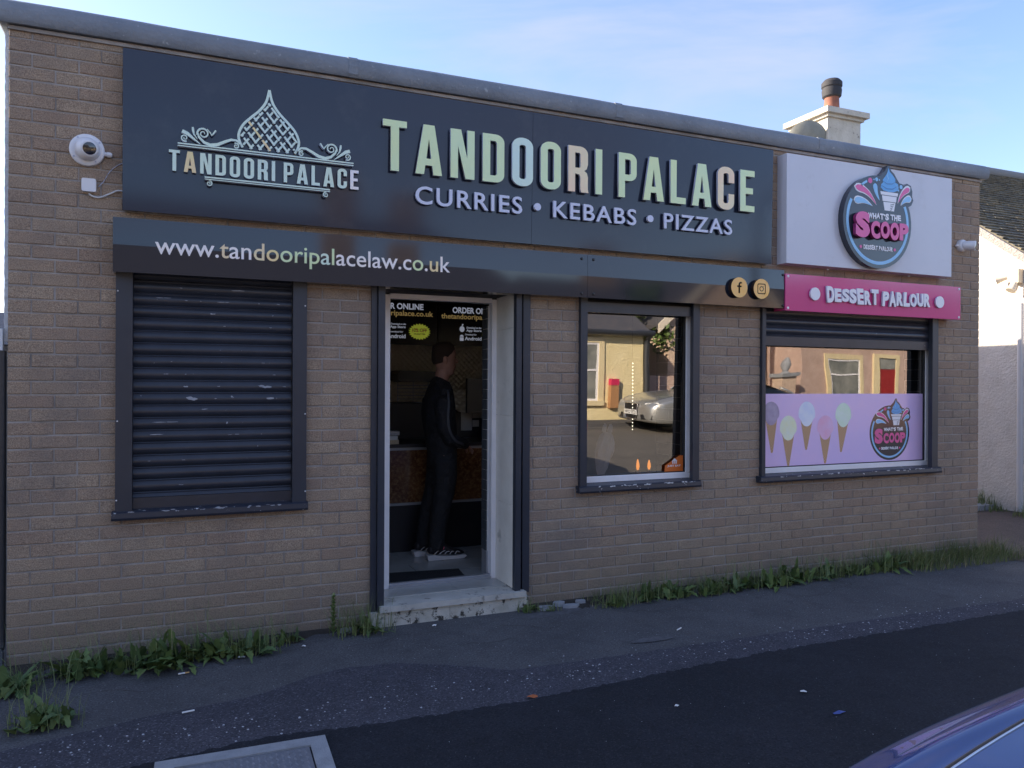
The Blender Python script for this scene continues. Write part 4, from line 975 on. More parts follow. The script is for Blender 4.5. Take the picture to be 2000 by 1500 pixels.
for i, (z, m_, dx, lb) in enumerate(((1.057, 'card', 0, 'tan cardboard tray at the bottom of the small stack on the counter'), (1.092, 'paper', -.01, 'white carton on top of the cardboard tray'), (1.132, 'counter_trim', .006, 'grey lid topmost on the counter stack'))):
    box('takeaway_box', (1.50 + dx, 1.675 + dx, 1.42, 1.58, z, z + .034), m_, bev=.004, label=lb, cat='box', group='boxes stacked on the counter')
bm = bmesh.new(); lathe(bm, [(.0, 0), (.075, .01), (.11, .04), (.112, .042)], (2.51, 2.12, 1.40), (-.9, -1, .1), 24); link('steel_pan', tomesh(bm), 'steel_panel', smooth=40, label='oval pale pan leaning beside the till', cat='pan')

# ---- the customer
def remesh(bm, name, vox=.009, sm=4):
    me = bpy.data.meshes.new(name); bmesh.ops.recalc_face_normals(bm, faces=bm.faces); bm.to_mesh(me); bm.free()
    o = bpy.data.objects.new('tmp', me); C.objects.link(o)
    r = o.modifiers.new('r', 'REMESH'); r.mode = 'VOXEL'; r.voxel_size = vox
    s = o.modifiers.new('s', 'SMOOTH'); s.factor = .5; s.iterations = sm
    return evalmesh(o)
def person():
    e = empty('person', (1.97, 1.13, .145), 'person in black tracksuit standing in profile at the counter, hands in front pocket', 'person')
    Y0 = 1.13; S = (0, 1, 0)
    # body: head, neck, slim torso, arms, hands, legs as one surface
    bm = bmesh.new()
    hz = 1.66
    prof = [(1.985, 1.640, .030, .034), (1.997, 1.660, .060, .048), (1.996, 1.690, .078, .060), (1.990, 1.720, .084, .066), (1.984, 1.750, .088, .070), (1.980, 1.780, .094, .073), (1.979, 1.810, .096, .075), (1.978, 1.840, .096, .074), (1.977, 1.870, .090, .068), (1.976, 1.895, .070, .052), (1.976, 1.908, .035, .028)]
    tube(bm, [(x, Y0, z) for x, z, a, b in prof], [(b, a) for x, z, a, b in prof], 24, S)
    tube(bm, [(2.062, Y0, 1.795), (2.080, Y0, 1.770), (2.094, Y0, 1.752), (2.080, Y0, 1.742)], [.008, .011, .014, .008], 10, S)       # nose
    tube(bm, [(2.040, Y0, 1.812), (2.072, Y0, 1.815)], [(.045, .012), (.034, .010)], 10, S)                                             # brow
    tube(bm, [(2.052, Y0, 1.718), (2.078, Y0, 1.716)], [(.030, .010), (.020, .008)], 10, S); tube(bm, [(2.050, Y0, 1.703), (2.075, Y0, 1.702)], [(.028, .009), (.018, .007)], 10, S)  # lips
    tube(bm, [(2.03, Y0, 1.672), (2.062, Y0, 1.676)], [(.028, .018), (.018, .013)], 10, S)                                              # chin
    for s in (-1, 1): tube(bm, [(1.965, Y0 + s * .070, 1.735), (1.960, Y0 + s * .080, 1.765), (1.962, Y0 + s * .076, 1.79)], [(.006, .012), (.007, .020), (.006, .013)], 10, S)
    tube(bm, [(1.945, Y0, 1.54), (1.955, Y0, 1.60), (1.97, Y0, 1.67)], [(.062, .062), (.056, .058), (.056, .062)], 16, S)
    tube(bm, [(1.95, Y0, 1.0), (1.94, Y0, 1.2), (1.935, Y0, 1.4), (1.94, Y0, 1.54)], [(.13, .08), (.13, .085), (.16, .09), (.06, .05)], 16, S)
    for s in (-1, 1):
        tube(bm, [(1.94, Y0 + s * .15, 1.48), (1.925, Y0 + s * .195, 1.22), (2.03, Y0 + s * .15, 1.10), (2.105, Y0 + s * .09, 1.085)], [.035, .032, .026, .022], 10)
        h = Vector((2.105, Y0 + s * .09, 1.085))
        tube(bm, [h, h + Vector((.04, -s * .012, -.02)), h + Vector((.075, -s * .02, -.045))], [(.020, .014), (.036, .014), (.034, .012)], 10, S)
        for k in range(4):
            b0 = h + Vector((.072, -s * .02 + (k - 1.5) * .017, -.043)); ln = (.026, .030, .028, .021)[k]
            tube(bm, [b0, b0 + Vector((ln * .8, 0, -ln * .8)), b0 + Vector((ln * .75, -.0, -ln * 1.9))], [.0085, .008, .007], 8)
        tube(bm, [h + Vector((.02, -s * .03, -.005)), h + Vector((.05, -s * .05, -.01)), h + Vector((.075, -s * .052, -.03))], [.010, .009, .008], 8)
        fx = 0 if s < 0 else -.05
        tube(bm, [(1.95, Y0 + s * .09, 1.0), (1.955 + fx * .3, Y0 + s * .09, .62), (1.885 + fx, Y0 + s * .09, .25)], [.07, .05, .035], 10)
    link('body', remesh(bm, 'body', .0065, 3), 'skin', e, smooth=True)
    bm = bmesh.new()  # cropped hair cap
    prof = [(1.966, 1.745, .080, .070), (1.958, 1.775, .085, .0765), (1.962, 1.80, .090, .084), (1.974, 1.835, .1005, .086), (1.980, 1.865, .0995, .082), (1.981, 1.895, .084, .068), (1.980, 1.916, .050, .042)]
    tube(bm, [(x - .006, Y0, z) for x, z, a, b in prof], [(b - .003, a - .003) for x, z, a, b in prof], 24, S)
    link('hair', remesh(bm, 'hair', .007, 3), 'hair', e, smooth=True)
    for s in (-1, 1):
        bm = bmesh.new(); lathe(bm, [(.001, -.004), (.009, 0), (.001, .004)], (2.063, Y0 + s * .032, 1.790), (1, s * .4, 0), 10); link('eye', tomesh(bm), 'icon_dark', e, smooth=True)
    # jacket
    bm = bmesh.new()
    tube(bm, [(1.965, Y0, 1.02), (1.955, Y0, 1.10), (1.945, Y0, 1.22), (1.935, Y0, 1.34), (1.935, Y0, 1.44), (1.945, Y0, 1.53), (1.955, Y0, 1.585), (1.965, Y0, 1.605)], [(.165, .120), (.170, .128), (.172, .130), (.185, .132), (.190, .122), (.150, .100), (.085, .078), (.066, .070)], 24, S)
    for s in (-1, 1):
        tube(bm, [(1.940, Y0 + s * .135, 1.50), (1.922, Y0 + s * .185, 1.43), (1.912, Y0 + s * .205, 1.32), (1.918, Y0 + s * .215, 1.21), (1.965, Y0 + s * .205, 1.13), (2.04, Y0 + s * .165, 1.10), (2.10, Y0 + s * .12, 1.085), (2.142, Y0 + s * .09, 1.066)], [.068, .074, .066, .058, .052, .048, .045, .040], 14)
    link('jacket', remesh(bm, 'jacket', .010, 4), 'tracksuit', e, smooth=True)
    bm = bmesh.new()  # sleeve stripe
    pts = spline([(1.943, Y0 - .198, 1.52), (1.935, Y0 - .262, 1.43), (1.925, Y0 - .272, 1.32), (1.935, Y0 - .275, 1.21), (1.985, Y0 - .258, 1.125), (2.055, Y0 - .212, 1.09), (2.095, Y0 - .170, 1.075)], 5)
    tube(bm, pts, [(.004, .011)] * len(pts), 8, (0, 1, 0)); link('sleeve_stripe', tomesh(bm), 'stripe', e, smooth=True)
    # trousers
    bm = bmesh.new()
    tube(bm, [(1.962, Y0, 1.06), (1.965, Y0, .98), (1.962, Y0, .90), (1.962, Y0, .84)], [(.155, .112), (.165, .120), (.155, .112), (.10, .08)], 22, S)
    for s in (-1, 1):
        fx = .0 if s < 0 else -.055
        tube(bm, [(1.962, Y0 + s * .08, .95), (1.965 + fx * .2, Y0 + s * .085, .82), (1.948 + fx * .3, Y0 + s * .088, .68), (1.925 + fx * .6, Y0 + s * .09, .56), (1.905 + fx * .8, Y0 + s * .092, .44), (1.893 + fx, Y0 + s * .092, .32), (1.892 + fx, Y0 + s * .092, .225)], [.100, .098, .090, .078, .070, .066, .062], 16)
    link('trousers', remesh(bm, 'tr', .010, 4), 'tracksuit', e, smooth=True)
    for s in (-1, 1):
        fx = 0 if s < 0 else -.06; y = Y0 + s * .092; z0 = .147
        def X(v): return 1.822 + fx + v
        bm = bmesh.new(); prof = [(-.002, .052, .018, .030), (.02, .065, .035, .036), (.06, .075, .052, .040), (.11, .080, .05, .042), (.16, .058, .036, .044), (.21, .042, .026, .048), (.26, .034, .020, .046), (.295, .028, .012, .030)]
        tube(bm, [(X(a), y, z0 + .012 + h) for a, h, r1, r2 in prof], [(r2, r1) for a, h, r1, r2 in prof], 14, S)
        sh = link('shoe', tomesh(bm), 'shoe_black', e, smooth=True)
        bm = bmesh.new(); prism(bm, [(X(-.012), z0), (X(.29), z0), (X(.315), z0 + .018), (X(.30), z0 + .030), (X(.2), z0 + .026), (X(.1), z0 + .032), (X(.02), z0 + .045), (X(-.02), z0 + .040)], y - .046, y + .046); link('sole', tomesh(bm, bev=.008), 'shoe_white', sh)
        for k in range(5):
            bm = bmesh.new(); a = .03 + k * .045; pts = spline([(X(a), y - .043 - .002 * k, z0 + .04), (X(a + .02), y - .046, z0 + .062), (X(a + .055), y - .038, z0 + .085 - k * .010)], 4)
            tube(bm, pts, .0038, 6); link('shoe_rib', tomesh(bm), 'shoe_white', sh, smooth=True)
        bm = bmesh.new(); lathe(bm, [(.018, 0), (.018, .006)], (X(.105), y - .036, z0 + .098), (0, -1, .3), 12); link('shoe_tag', tomesh(bm), 'shoe_pink', sh)
person()

# things seen through the middle window
def bag():
    bm = bmesh.new(); rg = []; rnd = random.Random(2)
    prof = [(.03, .02), (.08, .045), (.15, .062), (.22, .075), (.28, .072), (.33, .055), (.36, .03)]
    n = 22; c = Vector((2.90, .155, .868))
    for h, r in prof:
        rg.append([bm.verts.new(c + Vector((.16 * h + r * math.cos(2 * math.pi * k / n) * (1 + rnd.uniform(-.16, .16)), r * .55 * math.sin(2 * math.pi * k / n) * (1 + rnd.uniform(-.3, .3)), h - .02 + rnd.uniform(-.006, .006)))) for k in range(n)])
    for A, B in zip(rg, rg[1:]):
        for k in range(n): bm.faces.new((A[k], A[(k + 1) % n], B[(k + 1) % n], B[k]))
    bm.faces.new(rg[0][::-1])
    for a in (0, 10):
        p = rg[-1][a].co; q = rg[-1][(a + 3) % n].co
        tube(bm, spline([p, p + Vector((.005, 0, .03)), (p + q) / 2 + Vector((.01, 0, .055)), q + Vector((.005, 0, .03)), q], 5), [(.012, .0015)] * 21, 6)
    link('carrier_bag', tomesh(bm), 'bag_film', label='thin crumpled clear carrier bag standing inside the middle window', cat='carrier bag')
bag()
for x, z, h, lb in ((2.79, .862, .16, 'glowing amber lamp at the left edge of the middle window'), (3.30, .862, .085, 'amber glow left of the other in the middle window, near its centre'), (3.405, .862, .075, 'short amber lamp nearest the orange sticker')):
    e = empty('amber_lamp', (x, .26, z), lb, 'lamp', 'small amber lamps behind the middle window')
    bm = bmesh.new(); lathe(bm, [(.018, 0), (.022, .01), (.02, .03), (.014, .035)], (x, .26, z), n=14); link('holder', tomesh(bm), 'icon_dark', e, smooth=40)
    bm = bmesh.new(); lathe(bm, [(.008, 0), (.014, h * .3), (.012, h * .6), (.003, h)], (x, .26, z + .036), n=12); link('flame_bulb', tomesh(bm), 'amber_lamp', e, smooth=True)
bm = bmesh.new()
for z in [1.745 - .028 * i for i in range(14)] + [1.285 - .028 * i for i in range(4)]: lathe(bm, [(.001, -.0055), (.0055, 0), (.001, .0055)], (3.40, .5, z), n=8)
tube(bm, [(3.40, .507, 2.6), (3.40, .507, 1.18)], .0012, 5, mi=1)
link('led_string', tomesh(bm), ['led', 'black_matte'], label='vertical string of tiny warm lights hanging inside middle window', cat='string lights')
st = empty('window_sticker', (3.5, .08, .9), 'orange corner sticker at the bottom right of the middle window', 'sticker')
link('sticker_sheet', poly_mesh([[(3.425, .898), (3.597, .898), (3.597, 1.020), (3.565, 1.020), (3.43, .945)]], .0775, .0006), 'orange_sticker', st)
link('lettering', text_mesh('JUST EAT', 3.452, 3.575, .930, .948, .0766, .0004, bold=.03), 'vinyl_white', st)
link('fork_mark', poly_mesh([[(3.497, .956), (3.497, .976), (3.490, .976), (3.518, 1.000), (3.545, .976), (3.538, .976), (3.538, .956), (3.527, .956), (3.527, .980), (3.521, .980), (3.521, .956), (3.513, .956), (3.513, .980), (3.507, .980), (3.507, .956)]], .0766, .0004), 'vinyl_white', st)

# ================================================================ neighbour on the right
nb = empty('cottage', (11.5, 4, 0), 'white rendered cottage with mottled tile roof beyond the right corner', 'house')
GX = 9.6; EY, EZ = .42, 2.54; RY, RZ = 4.0, 5.24
bm = bmesh.new(); prism(bm, [(.75, -.05), (7.4, -.05), (7.4, 2.60), (RY, RZ - .10), (.75, 2.72)], GX, 18, 'x'); link('wall', tomesh(bm), 'harl_white', nb)
def roof_tiles(name, x0, x1, A, B, m, parent, cw=.165, course=.10, mixs=1):
    """rows of overlapping small tiles between eave A=(y,z) and ridge B"""
    dy, dz = B[0] - A[0], B[1] - A[1]; L = math.hypot(dy, dz); n = int(L / course); ux, uz = dy / L, dz / L; nx, nz_ = -uz, ux
    if nz_ < 0: nx, nz_ = -nx, -nz_
    bm = bmesh.new(); rnd = random.Random(6)
    for r in range(n):
        s0 = r * course; s1 = s0 + course * 1.5; x = x0 - (r % 2) * cw / 2
        while x < x1:
            a, b = max(x, x0), min(x + cw, x1) - .004; t = .022 + rnd.uniform(-.006, .006); lift = rnd.uniform(0, .006)
            P = []
            for s, h in ((s0 + rnd.uniform(-.006, .006), lift), (min(s1, L), -.012)):
                for hh in (h, h + (t if s < s1 - .01 else .006)):
                    P.append((A[0] + ux * s + nx * hh, A[1] + uz * s + nz_ * hh))
            q = [bm.verts.new((xx, *P[i])) for xx in (a, b) for i in (0, 1, 3, 2)]
            bm.faces.new((q[0], q[1], q[5], q[4])); bm.faces.new((q[1], q[2], q[6], q[5])); bm.faces.new((q[0], q[3], q[2], q[1])); bm.faces.new((q[4], q[5], q[6], q[7]))
            x += cw
    link(name, tomesh(bm), m, parent)
roof_tiles('roof', GX - .03, 18.2, (EY, EZ), (RY, RZ), 'roof_mottled', nb)
bm = bmesh.new(); prism(bm, [(RY, RZ), (7.6, 2.55), (7.6, 2.50), (RY, RZ - .05), (EY, EZ - .05), (EY, EZ - .005)], GX - .02, 18.2, 'x'); link('roof_deck', tomesh(bm), 'slate', nb)
bm = bmesh.new(); tube(bm, [(GX - .05, RY, RZ + .0), (18.2, RY, RZ + .0)], .085, 12); link('ridge', tomesh(bm), 'ridge_tile', nb, smooth=40)
bm = bmesh.new(); prism(bm, [(EY, EZ - .11), (EY, EZ - .005), (RY, RZ - .005), (RY, RZ - .13)], GX - .075, GX - .021, 'x'); link('verge', tomesh(bm), 'verge_mortar', nb)
ch = empty('chimney', (0, 0, 0)); ch.parent = nb; ch.location = Vector((9.95, 4.93, 5)) - Vector((11.5, 4, 0))
box('stack', (9.6, 10.32, 4.54, 5.34, 3.9, 5.93), 'chimney_render', ch, bev=.012)
box('cap', [(9.56, 10.36, 4.50, 5.38, 5.931, 5.98), (9.50, 10.42, 4.44, 5.44, 5.981, 6.07)], 'chimney_render', ch, bev=.015)
bm = bmesh.new(); lathe(bm, [(.14, 0), (.125, .05), (.115, .28), (.12, .30)], (9.93, 4.78, 6.07), n=20); link('pot', tomesh(bm), 'terracotta', ch, smooth=40)
bm = bmesh.new(); lathe(bm, [(.128, 0), (.15, .02), (.16, .12), (.15, .16), (.165, .18), (.165, .25), (.12, .30)], (9.93, 4.78, 6.36), n=20); link('cowl', tomesh(bm), 'soot', ch, smooth=30)
sd = empty('satellite_dish', (9.2, 4.7, 5.2), 'round grey satellite dish seen from behind, in front of the chimney', 'satellite dish')
bm = bmesh.new(); lathe(bm, [(.0, .0), (.15, .02), (.27, .06), (.33, .10), (.335, .095), (.28, .05), (.15, .01), (.0, -.01)], (9.32, 4.66, 5.52), (.35, .75, .25), 32); link('dish', tomesh(bm), 'dish_grey', sd, smooth=50)
bm = bmesh.new(); tube(bm, [(9.32, 4.63, 5.5), (9.35, 4.62, 5.2), (9.58, 4.6, 5.1)], .02, 8); link('bracket', tomesh(bm), 'aluminium', sd)
fl = empty('security_light', (9.55, 1.5, 2.9), 'pale two headed security light on the sunlit white gable', 'lamp')
box('sensor', (9.50, 9.59, 1.36, 1.46, 2.86, 3.03), 'barge', fl, bev=.01)
bm = bmesh.new(); lathe(bm, [(.03, 0), (.045, .08), (.06, .12), (.055, .12)], (9.50, 1.50, 2.94), (-.35, .75, -.2), 16); link('lamp_head', tomesh(bm), 'barge', fl, smooth=40)
bm = bmesh.new(); lathe(bm, [(.03, 0), (.045, .08), (.06, .12), (.055, .12)], (9.50, 1.40, 2.86), (-.4, .1, -.7), 16); link('lamp_head', tomesh(bm), 'barge', fl, smooth=40)
bm = bmesh.new(); tube(bm, [(9.53, 1.345, 0.02), (9.53, 1.345, 2.6)], .035, 12); link('downpipe', tomesh(bm), 'cable_white', nb, smooth=40)
box('kerb_stone', (8.75, 9.45, 1.62, 1.78, 0, .07), 'concrete', bev=.01, label='short length of concrete kerb beside the white gable', cat='kerb')
box('garden_step', (8.3, 9.3, 2.1, 2.9, 0, .16), 'concrete', bev=.01, label='low grey slab between shop and white gable', cat='slab')

# left background: fence, shed
fe = empty('timber_fence', (-2.2, .9, 0), 'weathered grey board fence left of the shop corner', 'fence')
rnd = random.Random(1)
for i in range(11):
    x = -.96 - i * .155; box('board', (x - .148, x, .86, .885, .02, 1.735 + rnd.uniform(-.008, .008)), 'timber_grey', fe, bev=.002)
box('rail', [(-2.6, -.96, .887, .93, .4, .48), (-2.6, -.96, .887, .93, 1.35, 1.43)], 'timber_grey', fe)
box('post', (-1.03, -.955, .887, .97, 0, 1.8), 'timber_grey', fe)
bm = bmesh.new(); tube(bm, spline([(-.908, -.03, .02), (-.912, .0, .10), (-.912, .03, .25), (-.912, .03, 1.2), (-.912, .03, 1.74)], 4), .022, 12); link('drainpipe', tomesh(bm), 'dark_pipe', smooth=40, label='thin black drainpipe at the left corner of the shop', cat='pipe')
box('hopper', (-.955, -.905, .0, .05, 1.742, 1.86), 'cable_white', label='small white box on top of the black drainpipe', cat='pipe fitting', bev=.004)
hs = empty('shade_house', (-6.2, 3.5, 0), 'added out of view rendered house left of the shop that shades the pavement', 'house')  # added house outside the frame, placed to keep sun off the pavement
box('wall', (-9.5, -3.6, .4, 7.5, 0, 3.6), 'harl_white', hs, bev=0)
bm = bmesh.new(); prism(bm, [(.1, 3.5), (3.9, 5.6), (7.8, 3.5)], -9.7, -3.4, 'x'); link('roof', tomesh(bm), 'slate', hs)
sh = empty('shed', (-3, 4.8, 0), 'distant white walled shed with dark roof beyond the fence', 'shed')
box('wall', (-5, -1.4, 4.2, 6.5, 0, 1.95), 'harl_white', sh, bev=0)
bm = bmesh.new(); prism(bm, [(3.95, 1.93), (5.4, 2.35), (6.8, 1.93)], -5.2, -1.2, 'x'); link('roof', tomesh(bm), 'slate', sh)

# ================================================================ across the street (seen mirrored in the glass)
def house(name, label, x0, x1, yf, depth, zb, eave, ridge, wallm, roofm, hip=0, chim=(), wins=(), door=(), gut=True):
    e = empty(name, ((x0 + x1) / 2, yf - depth / 2, zb), label, 'house', None)
    box('wall', (x0, x1, yf - depth, yf, zb - .2, eave), wallm, e, bev=0)
    ym = yf - depth / 2; o = .18; bm = bmesh.new()
    p = [(x0 - o, yf + o, eave - .06), (x1 + o, yf + o, eave - .06), (x1 + o, yf - depth - o, eave - .06), (x0 - o, yf - depth - o, eave - .06), (x0 - o + (hip if hip > 0 else 0) * 0, ym, ridge), (x1 + o - hip, ym, ridge)]
    v = [bm.verts.new(q) for q in p]
    for f in ((0, 1, 5, 4), (2, 3, 4, 5), (1, 2, 5), (3, 0, 4), (3, 2, 1, 0)): bm.faces.new([v[i] for i in f])
    rf = link('roof', tomesh(bm), roofm, e)
    if gut:
        bm = bmesh.new(); tube(bm, [(x0 - .15, yf + .23, eave - .05), (x1 + .15, yf + .23, eave - .05)], .07, 8); link('gutter', tomesh(bm), 'dark_pipe', e, smooth=40)
    for cx, top, cy in chim:
        c = box('chimney', (cx - .4, cx + .4, cy - .3, cy + .3, ridge - .9, top), 'stone_brown', rf, bev=.01)
    for wx0, wx1, z0, z1, sty in wins:
        f = box('window', [(wx0 - .16, wx0, yf, yf + .05, z0, z1 + .14), (wx1, wx1 + .16, yf, yf + .05, z0, z1 + .14), (wx0, wx1, yf, yf + .05, z1, z1 + .14), (wx0 - .16, wx1 + .16, yf, yf + .10, z0 - .12, z0)], 'trim_cream', e, bev=.004)
        box('frame', [(wx0, wx0 + .05, yf + .002, yf + .03, z0, z1), (wx1 - .05, wx1, yf + .002, yf + .03, z0, z1), (wx0 + .05, wx1 - .05, yf + .002, yf + .03, z0 + (z1 - z0) * sty, z0 + (z1 - z0) * sty + .05), (wx0 + .05, wx1 - .05, yf + .002, yf + .03, z0, z0 + .05), (wx0 + .05, wx1 - .05, yf + .002, yf + .03, z1 - .05, z1)], 'upvc', f, bev=0)
        box('glazing', (wx0 + .05, wx1 - .05, yf + .002, yf + .008, z0 + .05, z1 - .05), 'glass_far', f, bev=0)
    for dx0, dx1, dz in door:
        d_ = box('door', (dx0, dx1, yf + .001, yf + .03, zb, dz), 'door_red', e, bev=0)
        box('door_surround', [(dx0 - .16, dx0, yf, yf + .06, zb, dz + .5), (dx1, dx1 + .16, yf, yf + .06, zb, dz + .5), (dx0, dx1, yf, yf + .06, dz + .38, dz + .5)], 'trim_cream', e, bev=.004)
        box('fanlight', (dx0, dx1, yf + .001, yf + .02, dz + .01, dz + .37), 'glass_far', e, bev=0)
    return e
house('brown_cottage', 'long brown stone cottage with dark hipped roof, mirrored in the fascia', -9, 8.4, -12.5, 6.5, .15, 2.75, 5.35, 'stone_brown', 'slate', 2.6, ((3.75, 6.35, -15.7), (5.6, 6.1, -15.9), (-3, 6.3, -15.7)), ((-6.5, -5.4, 1.0, 2.3, .5), (-2.6, -1.5, 1.0, 2.3, .5), (1.2, 2.3, 1.0, 2.3, .5), (5.0, 6.1, 1.0, 2.3, .5)))
cr_ = house('cream_cottage', 'cream rendered cottage with slate roof, mirrored in the middle window', 8.6, 11.25, -12.3, 5.0, .15, 2.52, 3.85, 'harl_cream', 'slate', 0, ((11.0, 4.95, -14.8),), ((8.9, 9.84, .72, 2.2, .5),))
bm = bmesh.new(); tube(bm, spline([(11.3, -12.08, 2.45), (11.3, -12.2, 2.3), (11.3, -12.22, 2.0), (11.3, -12.22, .2)], 4), .075, 12); link('downpipe', tomesh(bm), 'dark_pipe', cr_, smooth=40)
mb = empty('meter_box', (10.3, -12.2, .5), 'brown wall box with red sign on the cream cottage', 'wall box')
box('body', (10.16, 10.42, -12.298, -12.15, .52, 1.10), 'box_brown', mb); box('sign_panel', (10.16, 10.42, -12.298, -12.14, 1.101, 1.26), 'sign_red', mb)
gh = empty('gable_house', (14.7, -16, .15), 'peach rendered house with pale bargeboards facing the street', 'house')
bm = bmesh.new(); prism(bm, [(12.9, 0), (16.55, 0), (16.55, 3.0), (14.73, 4.7), (12.9, 3.0)], -13.6, -20); link('wall', tomesh(bm), 'harl_peach', gh)
bm = bmesh.new(); prism(bm, [(12.5, 2.66), (14.73, 4.72), (16.95, 2.66), (16.95, 2.78), (14.73, 4.86), (12.5, 2.78)], -13.5, -20.1); link('roof', tomesh(bm), 'slate', gh)
bm = bmesh.new(); prism(bm, [(12.45, 2.55), (14.73, 4.66), (17.0, 2.55), (17.0, 2.80), (14.73, 4.90), (12.45, 2.80)], -13.42, -13.495); link('bargeboard', tomesh(bm), 'barge', gh)
house('pink_terrace', 'pink rendered terrace with cream window surrounds, mirrored in the right window', 16.7, 27, -12.3, 6.5, .15, 3.0, 5.2, 'harl_pink', 'slate', 0, ((21, 6.2, -15.6),), ((17.75, 18.95, .95, 2.3, .62), (22.5, 23.7, .95, 2.3, .62)), ((19.75, 20.45, 2.0),))
box('garden_wall', (11.5, 14.2, -13.2, -12.95, 0, 1.35), 'harl_pink', label='low pink rendered garden wall behind the silver car', cat='wall', bev=.01)
gp = empty('gate_pier', (15.9, -12.0, .15), 'peach gate pier with cap stone at the pink terrace', 'gate pier')
box('pier', (15.55, 16.0, -12.15, -11.75, 0, 1.75), 'harl_peach', gp); box('cap', (15.48, 16.07, -12.22, -11.68, 1.751, 1.85), 'concrete', gp, bev=.02)
bm = bmesh.new(); lathe(bm, [(.12, 0), (.05, .06), (.11, .2), (.09, .28), (.03, .4)], (15.78, -11.95, 1.85), n=14); link('finial', tomesh(bm), 'concrete', gp, smooth=40)
lp = empty('lamp_post', (14.2, -9.6, .1), 'dark street lamp post across the road', 'lamp post')
bm = bmesh.new(); lathe(bm, [(.13, 0), (.13, 1.3), (.10, 1.32), (.09, 5.5)], (14.0, -11.5, .15), n=16); tube(bm, [(14.0, -11.5, 5.6), (14.0, -11.2, 6.0), (14.0, -10.2, 6.2)], .05, 8); link('post', tomesh(bm), 'pole_dark', lp, smooth=40)
box('lamp_head', (13.88, 14.12, -10.6, -9.9, 6.14, 6.26), 'aluminium', lp, bev=.02)
def tree(name, x, y, zb, h, rad, n, label, seed, crown_z):
    e = empty(name, (x, y, zb), label, 'tree', None); rnd = random.Random(seed)
    bm = bmesh.new(); tube(bm, spline([(x, y, zb), (x + .05, y, zb + h * .3), (x - .05, y + .05, zb + h * .6), (x, y, zb + h * .9)], 4), [.12 - .006 * i for i in range(13)], 9)
    for k in range(9):
        a = rnd.uniform(0, 6.28); z = zb + h * rnd.uniform(.25, .8); tube(bm, [(x, y, z), (x + rad * .5 * math.cos(a), y + rad * .5 * math.sin(a), z + .3), (x + rad * .85 * math.cos(a), y + rad * .85 * math.sin(a), z + .5)], [.04, .025, .01], 6)
    link('trunk', tomesh(bm), 'bark', e, smooth=True)
    bm = bmesh.new(); cl = [(rnd.gauss(0, .45), rnd.gauss(0, .45), rnd.uniform(-.8, .9)) for _ in range(26)]
    for i in range(n):
        c = cl[rnd.randrange(len(cl))]; d = Vector((rnd.gauss(0, 1), rnd.gauss(0, 1), rnd.gauss(0, 1))).normalized() * rnd.uniform(.1, .38)
        p = Vector((x + (c[0] + d.x) * rad, y + (c[1] + d.y) * rad, crown_z + (c[2] + d.z) * h * .36)); s = rnd.uniform(.05, .10)
        a = Vector((rnd.gauss(0, 1), rnd.gauss(0, 1), rnd.gauss(0, .6))).normalized() * s; b = a.orthogonal().normalized() * s * .5
        bm.faces.new([bm.verts.new(q) for q in (p - a, p + b, p + a, p - b)])
    me = bpy.data.meshes.new('c'); bm.to_mesh(me); bm.free(); link('crown', me, 'tree_leaf', e)
tree('tree', 12.4, -15.0, .1, 3.6, 1.2, 4200, 'bushy green garden tree behind the pink garden wall', 3, 2.5)
tree('tree', -4.5, -20.5, .1, 7.5, 2.2, 4500, 'tall green tree behind the brown cottage', 5, 5.0)

